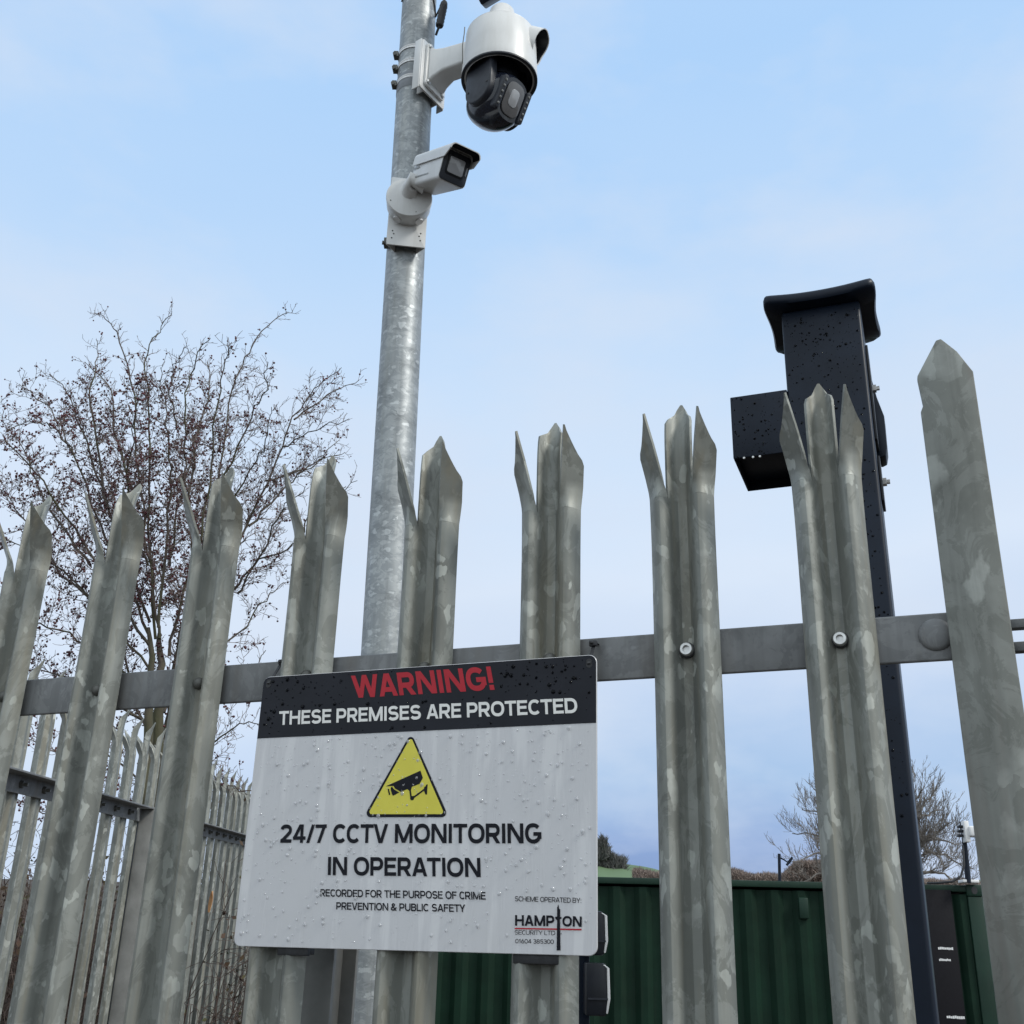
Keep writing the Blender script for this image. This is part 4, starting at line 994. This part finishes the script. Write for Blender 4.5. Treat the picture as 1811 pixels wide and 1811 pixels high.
# side plates and bolts on the right face
def poly_side(px_pts, w0, w1, nm, mat, bev=0.002):
    Dd = DT + (w0 + w1) / 2
    pts = [fp(px_, py_, Dd) for px_, py_ in px_pts]
    mb_ = MB(frame(DT)); mb_.prism([(a, b) for a, b in pts], lambda a, b, s: (a, s, b), w0, w1); return part(mb_, nm, mat, tow, bevel=bev)
poly_side([(1520, 640), (1538, 640), (1543, 680), (1552, 712), (1565, 745), (1570, 800), (1568, 814), (1560, 818), (1545, 815)], 0.085, 0.135, 'side_flap', BLACK)
for (ya, yb) in ((600, 770), (800, 880)):
    mb = MB(TM); za = tp(1535, ya)[1]; zb_ = tp(1535, yb)[1]; mb.box((uR + 0.003, 0.05, (za + zb_) / 2), (0.005, 0.06, za - zb_)); part(mb, 'side_plate', BLACK_P, tow, bevel=0.001)
for y_ in (666, 836):
    mb = MB(TM); mb.lathe([(0, 0), (0.008, 0), (0.008, 0.007), (0.0045, 0.0072), (0.0045, 0.013), (0, 0.0132)], (uR + 0.0055, 0.05, tp(1545, y_)[1]), (1, 0, 0), 6, False); part(mb, 'bolt', STEEL, tow, smooth=0)
mb = drops(TM, lambda r: (r.uniform(uL + .006, uR - .008), zT - .02 - 1.0 * r.random() ** 1.3), 800, 8, 0.0008, 0.0032, 0.0, 1.0)
mb2 = drops(TM, lambda r: (r.uniform(bl_ + .004, uL - .004), r.uniform(bb_, bt_)), 110, 9, 0.0008, 0.0030, 0.0, 1.0)
o_ = len(mb.v); mb.v += mb2.v; mb.f += [tuple(i + o_ for i in f) for f in mb2.f]
kind(part(mb, 'raindrops', WATER_D, tow, smooth=60), 'stuff')

# ------------------------------------------------------------------ beam units on a dark mast behind the sign
mm = P(1024, 1700, 2.2)
mast = thing('detector_mast', 'slim black mast standing just behind the right edge of the warning sign', 'mast', (mm.x, mm.y, 0))
mb = MB(); mb.box((mm.x, mm.y, (mm.z + 0.14) / 2), (0.036, 0.05, mm.z + 0.14)); part(mb, 'post', BLACK, mast, bevel=0.003)
for (x0_, x1_, y0_, y1_, lab) in ((1034, 1071, 1612, 1690, 'black beam detector with pale lens, the upper one half hidden by the sign'), (1034, 1075, 1702, 1796, 'black beam detector with pale lens, the lower one just below the sign')):
    a = P(x0_, y0_, 2.13); b = P(x1_, y1_, 2.13); c = (a + b) / 2; w_, h_ = b.x - a.x, a.z - b.z
    t_ = thing('beam_detector', lab, 'detector', (c.x, c.y, b.z), 'beam detectors on the dark mast')
    sec = [(-w_ / 2, -h_ / 2), (w_ / 2 - 0.006, -h_ / 2), (w_ / 2 - 0.003, -h_ / 6), (w_ / 2 - 0.004, h_ * 0.42), (w_ / 2 - 0.010, h_ / 2), (-w_ / 2, h_ / 2)]
    mb = MB(); mb.prism(sec, lambda p, q, s: c + Vector((p, s, q)), -0.035, 0.035); bdy = part(mb, 'housing', BLACK_P, t_, bevel=0.003)
    mb = MB(); mb.box(c + Vector((0, -0.036, -h_ * 0.18)), (w_ * 0.86, 0.003, 0.003)); part(mb, 'seam', BLACK_C, bdy, smooth=0)
    mb = MB(); sec = [(w_ / 2 - 0.0062, -h_ / 2 + 0.004), (w_ / 2 - 0.003, -h_ / 2 + 0.004), (w_ / 2 + 0.0015, -h_ / 6), (w_ / 2, h_ * 0.40), (w_ / 2 - 0.008, h_ / 2 - 0.003), (w_ / 2 - 0.0115, h_ / 2 - 0.003), (w_ / 2 - 0.0045, h_ * 0.40), (w_ / 2 - 0.0035, -h_ / 6)]
    mb.prism(sec, lambda p, q, s: c + Vector((p, s, q)), -0.036, 0.036); part(mb, 'lens_cover', WHITE_P, t_, bevel=0.001)

# ------------------------------------------------------------------ shipping container
cl_ = P(1058, 1549, 12.33); _q = ray(1736, 1564.5); cr2 = _q * (cl_.z - EYE) / _q.z + Vector((0, 0, EYE))
ztopc = (cl_.z + cr2.z) / 2
cdir = Vector((cr2.x - cl_.x, cr2.y - cl_.y, 0)).normalized(); cn = Vector((-cdir.y, cdir.x, 0))
cright = Vector((cr2.x, cr2.y, 0)); zbase = ztopc - 2.59
cont = thing('shipping_container', 'dark green corrugated steel shipping container in the yard behind the fence', 'container', (cright.x, cright.y, zbase))
LC, WC, HC = 6.06, 2.44, 2.59
def CP(a, w, z): return cright - cdir * a + cn * w + Vector((0, 0, zbase + z))
mb = MB(); vs = []; nrib = 0; prof = []
a = 0.16
while a < LC - 0.2:
    prof += [(a, 0.0), (a + 0.07, 0.0), (a + 0.128, 0.046), (a + 0.218, 0.046)]; a += 0.276
prof.append((a, 0.0))
for p, w in prof: vs += [CP(p, 0.025 + w, 0.12), CP(p, 0.025 + w, HC - 0.10)]
mb.add(vs, [(2 * i, 2 * i + 2, 2 * i + 3, 2 * i + 1) for i in range(len(prof) - 1)]); part(mb, 'corrugated_side', GREEN, cont, smooth=20)
def cbox(mb_, a0, a1, w0, w1, z0, z1):
    vs = [CP(a_, w_, z_) for z_ in (z0, z1) for w_ in (w0, w1) for a_ in (a0, a1)]
    mb_.add(vs, [(0, 1, 3, 2), (4, 6, 7, 5), (0, 4, 5, 1), (2, 3, 7, 6), (0, 2, 6, 4), (1, 5, 7, 3)])
mb = MB(); cbox(mb, 0.165, LC - 0.165, 0.0, 0.07, HC - 0.075, HC - 0.01); part(mb, 'top_rail', GREEN_E, cont, bevel=0.006)
mb = MB(); cbox(mb, 0.165, LC - 0.165, 0.0, 0.07, 0.0, 0.14); part(mb, 'bottom_rail', GREEN_E, cont, bevel=0.006)
for a0_ in (0.0, LC - 0.16):
    mb = MB(); cbox(mb, a0_ + 0.004, a0_ + 0.155, 0.004, 0.15, 0.119, HC - 0.119); part(mb, 'corner_post', GREEN_E, cont, bevel=0.01)
for a0_ in (0.0, LC - 0.162):
    for z0_ in (0.0, HC - 0.118):
        mb = MB(); cbox(mb, a0_, a0_ + 0.162, -0.004, 0.16, z0_, z0_ + 0.118); cst = part(mb, 'corner_casting', GREEN_E, cont, bevel=0.012)
        mb = MB(); c = CP(a0_ + 0.081, -0.0045, z0_ + 0.058); mb.lathe([(0, 0), (0.03, 0), (0.03, 0.002), (0, 0.002)], c, -cn, 18, False)
        for i_ in range(len(mb.v)): mb.v[i_] = Vector((mb.v[i_].x, mb.v[i_].y, c.z + (mb.v[i_].z - c.z) * 1.25))
        part(mb, 'casting_hole', RUBBER, cst, smooth=0)
mb = MB(); cbox(mb, 0.0, LC, 0.10, WC, HC - 0.045, HC - 0.03); cbox(mb, LC - 0.05, LC, 0.16, WC, 0.1, HC - 0.05); cbox(mb, 0.03, 0.05, 0.16, WC, 0.1, HC - 0.05); cbox(mb, 0.0, LC, WC - 0.05, WC, 0.0, HC - 0.05); part(mb, 'roof_and_ends', GREEN_E, cont)
va = (cr2 - P(1418, 1583, 12.2)).dot(cdir)
mb = MB(); cbox(mb, va - 0.05, va + 0.05, -0.02, 0.05, HC - 0.38, HC - 0.17); part(mb, 'air_vent', GREEN_E, cont, bevel=0.015)
for z_ in (HC - 0.42, HC - 1.05): mb = MB(); cbox(mb, -0.03, 0.006, 0.02, 0.06, z_, z_ + 0.12); part(mb, 'door_hinge', GREEN_E, cont, bevel=0.006)
# notice board on the container
nl = P(1620, 1574, 12.15); nr = P(1681, 1830, 12.15)
na, nb2 = (cr2 - P(1676, 1590, 12.14)).dot(cdir), (cr2 - P(1600, 1590, 12.14)).dot(cdir)
ntc = thing('notice_board', 'tall black notice board with white lettering on the right end of the green container', 'notice', tuple(CP((na + nb2) / 2, 0.02, 0.5)))
mb = MB(); zt_ = P(1660, 1575, 12.14).z - zbase; cbox(mb, na, nb2, -0.004, 0.022, 0.45, zt_); part(mb, 'board', NOTICE, ntc, bevel=0.003)
for (xa, xb, yy, hh) in ((1653, 1679, 1677.5, 3.4), (1655, 1675, 1697.5, 3.4), (1668, 1699, 1798, 3.6)):
    pa = P(xa, yy, 12.13); pb2 = P(xb, yy, 12.13); a_ = (cr2 - pa).dot(cdir); b_ = (cr2 - pb2).dot(cdir); zc2 = pa.z - zbase; hz = hh / F_PX * 12.8
    mb = MB(); r = random.Random(int(xa)); x = b_
    nseg = 9
    for k in range(nseg):
        s0 = b_ + (a_ - b_) * k / nseg; s1 = b_ + (a_ - b_) * (k + 0.86) / nseg
        cbox(mb, s0, s1, -0.0055, -0.0045, zc2 - hz * r.uniform(0.3, 0.55), zc2 + hz * r.uniform(0.35, 0.7))
    part(mb, 'lettering', WHITE_P, ntc, smooth=0)

# ------------------------------------------------------------------ masts on the container
ap_ = P(1378.5, 1556, 13.2)
an = thing('antenna_mast', 'short black mast with a small side arm on the container roof', 'antenna', tuple(ap_))
mb = MB(); mb.tube([P(1379, 1562, 13.2), P(1378, 1510, 13.2)], 0.018, 10); part(mb, 'pole', BLACK, an)
mb = MB(); mb.tube([P(1379, 1517, 13.2), P(1386, 1520, 13.2), P(1393, 1525, 13.1), P(1400, 1517, 13.1)], 0.009, 8); mb.tube([P(1391, 1530, 13.1), P(1397, 1524, 13.1), P(1401, 1516, 13.1)], 0.014, 8); part(mb, 'arm', BLACK, an)
mp_ = P(1712, 1558, 11.9)
cm = thing('mast_camera', 'white camera clamped near the top of a black mast on the container corner', 'security camera', tuple(mp_))
mb = MB(); mb.tube([P(1712.5, 1561, 11.9), P(1705, 1480, 11.9), P(1700, 1453, 11.9)], [0.030, 0.024, 0.020], 12); part(mb, 'mast', BLACK, cm, smooth=50)
for y_ in (1462, 1470, 1478): mb = MB(); mb.box(P(1698, y_, 11.86), (0.05, 0.06, 0.025)); part(mb, 'clamp', BLACK_P, cm, bevel=0.004)
mb = MB(); c = P(1708, 1471, 11.84); mb.box(c, (0.052, 0.09, 0.215)); part(mb, 'back_plate', WHITE_P, cm, bevel=0.008)
mb = MB(); c = P(1723, 1471, 11.82); mb.box(c, (0.14, 0.10, 0.11)); part(mb, 'camera_body', WHITE_P, cm, bevel=0.02, seg=3)
mb = MB(); c = P(1713, 1559, 11.95); mb.box(c + Vector((0, 0, 0)), (0.17, 0.14, 0.03)); part(mb, 'base', WHITE_P, cm, bevel=0.006)
mb = MB(); mb.tube([P(1703, 1495, 11.85), P(1705, 1530, 11.8), P(1699, 1550, 11.8), P(1685, 1559, 11.8), P(1660, 1561.5, 11.9), P(1640, 1562, 12)], 0.012, 8); part(mb, 'cable', RUBBER, cm)

# ------------------------------------------------------------------ trees
class Tree:
    def __init__(s, seed, nmin=3): s.r = random.Random(seed); s.mb = {}; s.ber = []; s.nmin = nmin
    def add(s, key, pts, rad, n):
        s.mb.setdefault(key, MB()).tube(pts, rad, n, False)
    def jag(s, p, d, L_, segs, wig, up):
        pts = [p.copy()]; dd = d.copy()
        for k in range(segs):
            dd = (dd + Vector((s.r.gauss(0, wig), s.r.gauss(0, wig), s.r.gauss(0, wig) + up))).normalized()
            pts.append(pts[-1] + dd * (L_ / segs))
        return pts
    def twigs(s, key, pts, r0, r1, Lb, depth, dens, wig=0.22, up=0.05, berries=0.0, thorn=True, spread=0.9, dk=1.25):
        """side shoots along a limb, recursively"""
        r = s.r
        for i in range(1, len(pts)):
            a, b = pts[i - 1], pts[i]; seg = b - a; L_ = seg.length
            if L_ < 1e-6: continue
            n = L_ * dens; n = int(n) + (1 if r.random() < n - int(n) else 0)
            for _ in range(n):
                q = r.random(); p = a + seg * q; d = seg.normalized()
                o = Vector((r.gauss(0, 1), r.gauss(0, 1), r.gauss(0, 1))); o = (o - d * o.dot(d)).normalized()
                nd = (d * r.uniform(0.35, 0.9) + o * spread + Vector((0, 0, up * 2))).normalized()
                fr = (i - 1 + q) / (len(pts) - 1)
                l2 = Lb * r.uniform(0.4, 1.15) * (1.0 - 0.45 * fr)
                rr = max(r1, (r0 + (r1 - r0) * fr) * 0.62)
                sub = s.jag(p, nd, l2, max(3, min(7, int(l2 / 0.05) + 2)) if depth else 3, wig, up)
                ra = [rr + (r1 * 0.7 - rr) * k / (len(sub) - 1) for k in range(len(sub))]
                s.add(key, sub, ra, 4 if depth else 3)
                if depth: s.twigs(key, sub, rr, r1, Lb * 0.42, depth - 1, dens * dk, wig, up, berries, thorn, spread, dk)
                if berries and depth <= 1 and r.random() < berries:
                    for _k in range(r.choice((1, 1, 2, 2, 3, 4))):
                        bp = sub[-1 - r.randrange(2)] + Vector((r.gauss(0, .006), r.gauss(0, .006), r.gauss(-.004, .005))); s.ber.append(bp)
def smooth_line(pts, seg=4, jit=0.0, r=None):
    out_ = []
    n = len(pts)
    for i in range(n - 1):
        p0, p1, p2, p3 = pts[max(i - 1, 0)], pts[i], pts[i + 1], pts[min(i + 2, n - 1)]
        for k in range(seg):
            t = k / seg
            p = 0.5 * ((2 * p1) + (p2 - p0) * t + (2 * p0 - 5 * p1 + 4 * p2 - p3) * t * t + (3 * p1 - p0 - 3 * p2 + p3) * t ** 3)
            if r and (i or k): p = p + Vector((r.gauss(0, jit), r.gauss(0, jit), r.gauss(0, jit)))
            out_.append(p)
    out_.append(pts[-1]); return out_
YT = 4.9
haw = Tree(21)
base_h = P(285, 1500, YT); gz = ground_h(base_h.x, YT)
hawt = thing('hawthorn_tree', 'leafless hawthorn tree dotted with dark red berries behind the left of the fence', 'tree', (base_h.x, YT, gz))
trunk_pts = [(283, 1640), (280, 1480), (278, 1330), (284, 1200)]
def line3(pix, y0, y1):
    n = len(pix); return [P(x, y, y0 + (y1 - y0) * k / (n - 1)) for k, (x, y) in enumerate(pix)]
tb = MB()
for pix, ra, dy in (([(285, 1900), (283, 1640), (280, 1480), (278, 1330), (284, 1200), (282, 1120)], (0.036, 0.009), 0), ([(300, 1900), (300, 1600), (306, 1400), (300, 1260), (318, 1120)], (0.030, 0.008), 0.12), ([(268, 1900), (262, 1560), (258, 1380), (268, 1230), (262, 1110)], (0.028, 0.008), -0.1)):
    pts = smooth_line(line3(pix, YT + dy, YT + dy), 4, 0.006, haw.r); pts[0].z = gz - 0.05
    k_ = len(pts) - 1; tb.tube(pts, [ra[0] + (ra[1] - ra[0]) * (i / k_) ** 2 for i in range(k_ + 1)], 10)
part(tb, 'trunk', BARK, hawt, smooth=60)
limbs = [
 ([(282, 1130), (265, 1000), (246, 860), (238, 730), (218, 620), (196, 575), (168, 548)], -0.1, 0.25),
 ([(275, 1130), (262, 930), (262, 760), (258, 650), (272, 600), (304, 550)], 0.1, -0.1),
 ([(300, 1160), (338, 960), (326, 820), (330, 700), (352, 625), (372, 598)], 0.0, -0.3),
 ([(318, 1120), (362, 950), (392, 820), (412, 690), (440, 620), (480, 570), (518, 548)], 0.1, 0.4),
 ([(315, 1130), (350, 1000), (370, 850), (380, 730), (400, 640), (410, 605)], -0.2, -0.4),
 ([(318, 1130), (420, 960), (480, 830), (520, 740), (556, 690), (604, 650)], 0.05, 0.1),
 ([(520, 742), (575, 700), (635, 672)], 0.1, 0.2), ([(500, 790), (560, 760), (618, 742)], 0.1, -0.1), ([(470, 850), (540, 830), (600, 778)], 0.1, 0.3),
 ([(318, 1140), (400, 1060), (450, 1000), (520, 960), (560, 900), (632, 850)], 0.1, -0.2),
 ([(300, 1200), (400, 1140), (470, 1060), (505, 1030)], 0.0, 0.4),
 ([(262, 1120), (190, 960), (128, 800), (90, 730), (34, 680)], 0.1, 0.1),
 ([(264, 1140), (150, 960), (70, 850), (20, 790), (-40, 750)], -0.1, -0.4),
 ([(265, 1100), (180, 870), (135, 740), (118, 690), (78, 660)], 0.2, 0.5),
 ([(190, 900), (160, 720), (168, 650), (170, 600)], 0.2, 0.4),
 ([(280, 1110), (300, 900), (300, 790), (290, 700), (284, 650)], -0.2, -0.3),
 ([(262, 1180), (160, 1060), (70, 980), (-20, 950)], 0.0, -0.2),
 ([(262, 1230), (140, 1130), (50, 1100), (-40, 1060)], 0.1, -0.5),
 ([(268, 1280), (170, 1220), (90, 1190), (10, 1180)], 0.0, 0.3),
 ([(300, 1290), (390, 1220), (440, 1190), (470, 1150)], 0.0, 0.1),
 ([(300, 1380), (380, 1310), (430, 1280), (470, 1290)], 0.0, -0.2),
 ([(268, 1400), (180, 1330), (110, 1330), (30, 1300)], 0.0, -0.2),
 ([(275, 1340), (225, 1180), (215, 1010), (205, 900), (215, 800)], 0.1, 0.4),
 ([(290, 1260), (352, 1080), (352, 960), (345, 860)], 0.1, 0.6),
 ([(262, 1460), (190, 1420), (100, 1440), (0, 1400)], -0.1, 0.2),
 ([(300, 1460), (380, 1390), (440, 1400), (500, 1380)], 0.1, 0.3),
 ([(246, 900), (206, 780), (196, 690), (150, 640)], 0.0, 0.4), ([(330, 900), (352, 760), (372, 680), (366, 640)], 0.0, 0.4), ([(390, 860), (440, 740), (470, 680), (472, 640)], 0.0, -0.3), ([(365, 960), (430, 850), (470, 780), (480, 720)], 0.1, -0.4),
 ([(160, 1000), (90, 900), (50, 820), (26, 760)], 0.2, 0.5), ([(200, 1100), (110, 1010), (30, 900), (-20, 850)], 0.1, 0.5), ([(262, 1000), (228, 880), (232, 780), (240, 690)], -0.1, -0.5), ([(300, 1000), (318, 880), (345, 800), (352, 730)], 0.2, 0.6),
 ([(128, 800), (98, 760), (60, 745), (10, 760)], 0.1, -0.2), ([(312, 760), (300, 690), (312, 640), (330, 610)], 0.1, -0.2), ([(440, 930), (510, 860), (560, 820), (610, 800)], 0.1, 0.4), ([(420, 1050), (470, 960), (500, 900), (540, 860)], 0.0, -0.3),
]
for pix, d0, d1 in limbs:
    pts = smooth_line(line3(pix, YT + d0, YT + d0 + d1), 5, 0.007, haw.r)
    L_ = sum((pts[i + 1] - pts[i]).length for i in range(len(pts) - 1)); k_ = len(pts) - 1
    r0 = 0.0030 + 0.0050 * min(1, L_ / 1.3); r1 = 0.0016
    haw.add('limb', pts, [r0 + (r1 - r0) * (i / k_) ** 0.8 for i in range(k_ + 1)], 6)
    ye = pix[-1][1]; xe = pix[-1][0]
    outer = ye < 680 or xe > 460                       # long bare outer shoots carry few berries
    cut = int(len(pts) * 0.55)
    haw.twigs('twig', pts[1:cut + 1], r0 * 0.7, 0.0012, 0.27, 2, 28.0, wig=0.26, up=0.08, berries=0.18 if xe > 460 else 0.50, spread=0.75)
    haw.twigs('twig', pts[cut:], r0 * 0.5, 0.0012, 0.13 if outer else 0.22, 2 if not outer else 1, 30.0, wig=0.24, up=0.08, berries=0.12 if outer else 0.50, spread=0.75)
part(haw.mb['limb'], 'limb', BARK, hawt, smooth=60)
part(haw.mb['twig'], 'twigs', TWIG, hawt, smooth=0, col_fix=True)
mb = MB(); ico = [(0, 0, 1)] + [(math.cos(a) * 0.87, math.sin(a) * 0.87, z) for z in (0.45, -0.45) for a in [2 * math.pi * k / 6 for k in range(6)]] + [(0, 0, -1)]
icf = [(0, 1 + k, 1 + (k + 1) % 6) for k in range(6)] + [(1 + k, 7 + k, 7 + (k + 1) % 6, 1 + (k + 1) % 6) for k in range(6)] + [(13, 7 + (k + 1) % 6, 7 + k) for k in range(6)]
haw.r.shuffle(haw.ber)
for bp in haw.ber[:9500]:
    s_ = haw.r.uniform(0.0036, 0.0064); mb.add([bp + Vector(v) * s_ for v in ico], icf)
kind(part(mb, 'berries', BERRY, hawt, smooth=60, col_fix=True), 'stuff')

# bare tree far behind the container
ft = Tree(33); YF = 62.0
fb = P(1590, 1640, YF)
far = thing('bare_tree', 'round crowned leafless tree far beyond the green container', 'tree', (fb.x, YF, 0))
pts = [Vector((fb.x, YF, 0)), P(1590, 1600, YF), P(1586, 1550, YF), P(1582, 1500, YF)]
mb = MB(); mb.tube(smooth_line(pts, 4), [0.42 - 0.02 * i for i in range(13)], 10); part(mb, 'trunk', FARBARK, far, smooth=60)
tips = [(1375, 1450), (1395, 1408), (1425, 1385), (1460, 1368), (1500, 1360), (1540, 1358), (1580, 1356), (1615, 1358), (1645, 1368), (1668, 1382), (1688, 1405), (1702, 1430), (1718, 1470), (1735, 1510), (1725, 1545), (1375, 1500), (1385, 1540), (1640, 1420), (1540, 1420), (1450, 1430), (1600, 1400), (1420, 1460), (1680, 1460), (1690, 1510), (1650, 1480), (1440, 1500), (1420, 1410)]
for i, (tx, ty) in enumerate(tips):
    st = (1586 + ft.r.uniform(-2, 2), 1500 + ft.r.uniform(-5, 70) if ty > 1420 else 1500)
    mid = (st[0] + (tx - st[0]) * 0.45, st[1] + (ty - st[1]) * 0.5 - 8)
    dy = ft.r.uniform(-3.5, 3.5)
    a, b, c = P(*st, YF), P(*mid, YF + dy * 0.6), P(1560 + (tx - 1560) * 0.86, ty + 24, YF + dy)
    pts = smooth_line([a, b, c], 6, 0.05, ft.r); k_ = len(pts) - 1
    ft.add('limb', pts, [0.11 - 0.085 * (q / k_) for q in range(k_ + 1)], 5)
    ft.twigs('twig', pts[1:], 0.055, 0.011, 2.6, 2, 3.2, wig=0.10, up=0.12, spread=0.5, dk=1.4)
part(ft.mb['limb'], 'limb', FARBARK, far, smooth=60); part(ft.mb['twig'], 'twigs', FARBARK, far, smooth=0, col_fix=True)

# ------------------------------------------------------------------ thicket behind the side fence
def thicket():
    r = random.Random(77); t = Tree(78); lv = MB(); vs = []; fs = []
    for _ in range(1300):
        px_ = r.uniform(-160, 370); Y = r.uniform(5.0, 7.8); p = P(px_, 1800, Y); gz_ = ground_h(p.x, Y); p.z = gz_ - 0.02
        top = 2.0 + 0.2 * math.sin(px_ * 0.02) + r.gauss(0, 0.2)
        d = Vector((r.gauss(-0.06, 0.2), r.gauss(0, 0.25), 1)).normalized()
        pts = t.jag(p, d, max(0.5, (top - gz_) * r.uniform(0.55, 1.1)), 9, 0.13, 0.0)
        t.add('st', pts, [0.008 - 0.006 * k / 9 for k in range(10)], 4)
        t.twigs('st', pts, 0.005, 0.0016, 0.45, 1, 9.0, wig=0.25, up=0.0)
        for q in range(34):
            c = pts[r.randrange(len(pts))] + Vector((r.gauss(0, .16), r.gauss(0, .16), r.gauss(0, .14))); s_ = r.uniform(0.007, 0.02)
            a = Vector((r.gauss(0, 1), r.gauss(0, 1), r.gauss(0, 1))).normalized() * s_; b = a.cross(Vector((r.gauss(0, 1), r.gauss(0, 1), r.gauss(0, 1)))).normalized() * s_ * 0.6
            o = len(vs); vs += [c - a, c + b, c + a, c - b]; fs.append((o, o + 1, o + 2, o + 3))
    lv.add(vs, fs)
    th_ = thing('bramble_thicket', 'dense dark brown winter bramble thicket behind the left side fence', 'thicket', (-1.6, 6.0, 0)); th_['kind'] = 'stuff'
    kind(part(t.mb['st'], 'stems', THICKET, th_, smooth=0, col_fix=True), 'stuff'); lv.xf = None
    kind(part(lv, 'dead_leaves', LEAFM, th_, smooth=0, col_fix=True), 'stuff')
thicket()
# dead leaf caught on the side fence
lf0 = P(375, 1595, 4.35)
leaf = thing('leaf', 'small orange brown dead leaf caught on the pales of the side fence', 'leaf', tuple(lf0))
lx = Vector((0.55, -0.8, 0.1)).normalized(); lu = Vector((0.05, 0.0, 1)).normalized(); ln = lx.cross(lu)
vs = []; fs = []
for i in range(11):
    t = i / 10; wdt = 0.0185 * math.sin(math.pi * min(1, t * 0.96 + 0.02)) ** 0.75; z = -0.037 + 0.074 * t
    for q in (-1, -0.5, 0, 0.5, 1): vs.append(lf0 + lu * z + lx * (wdt * q) + ln * (0.006 * q * q + 0.01 * (t - 0.5) ** 2))
fs = [(i * 5 + q, i * 5 + q + 1, i * 5 + q + 6, i * 5 + q + 5) for i in range(10) for q in range(4)]
mb = MB(); mb.add(vs, fs); part(mb, 'blade', TAN, leaf, solid=0.0006, smooth=60)
mb = MB(); mb.tube([lf0 - lu * 0.037, lf0 - lu * 0.055 - lx * 0.004, lf0 - lu * 0.075 - lx * 0.012], 0.0011, 6); part(mb, 'stalk', THICKET, leaf)
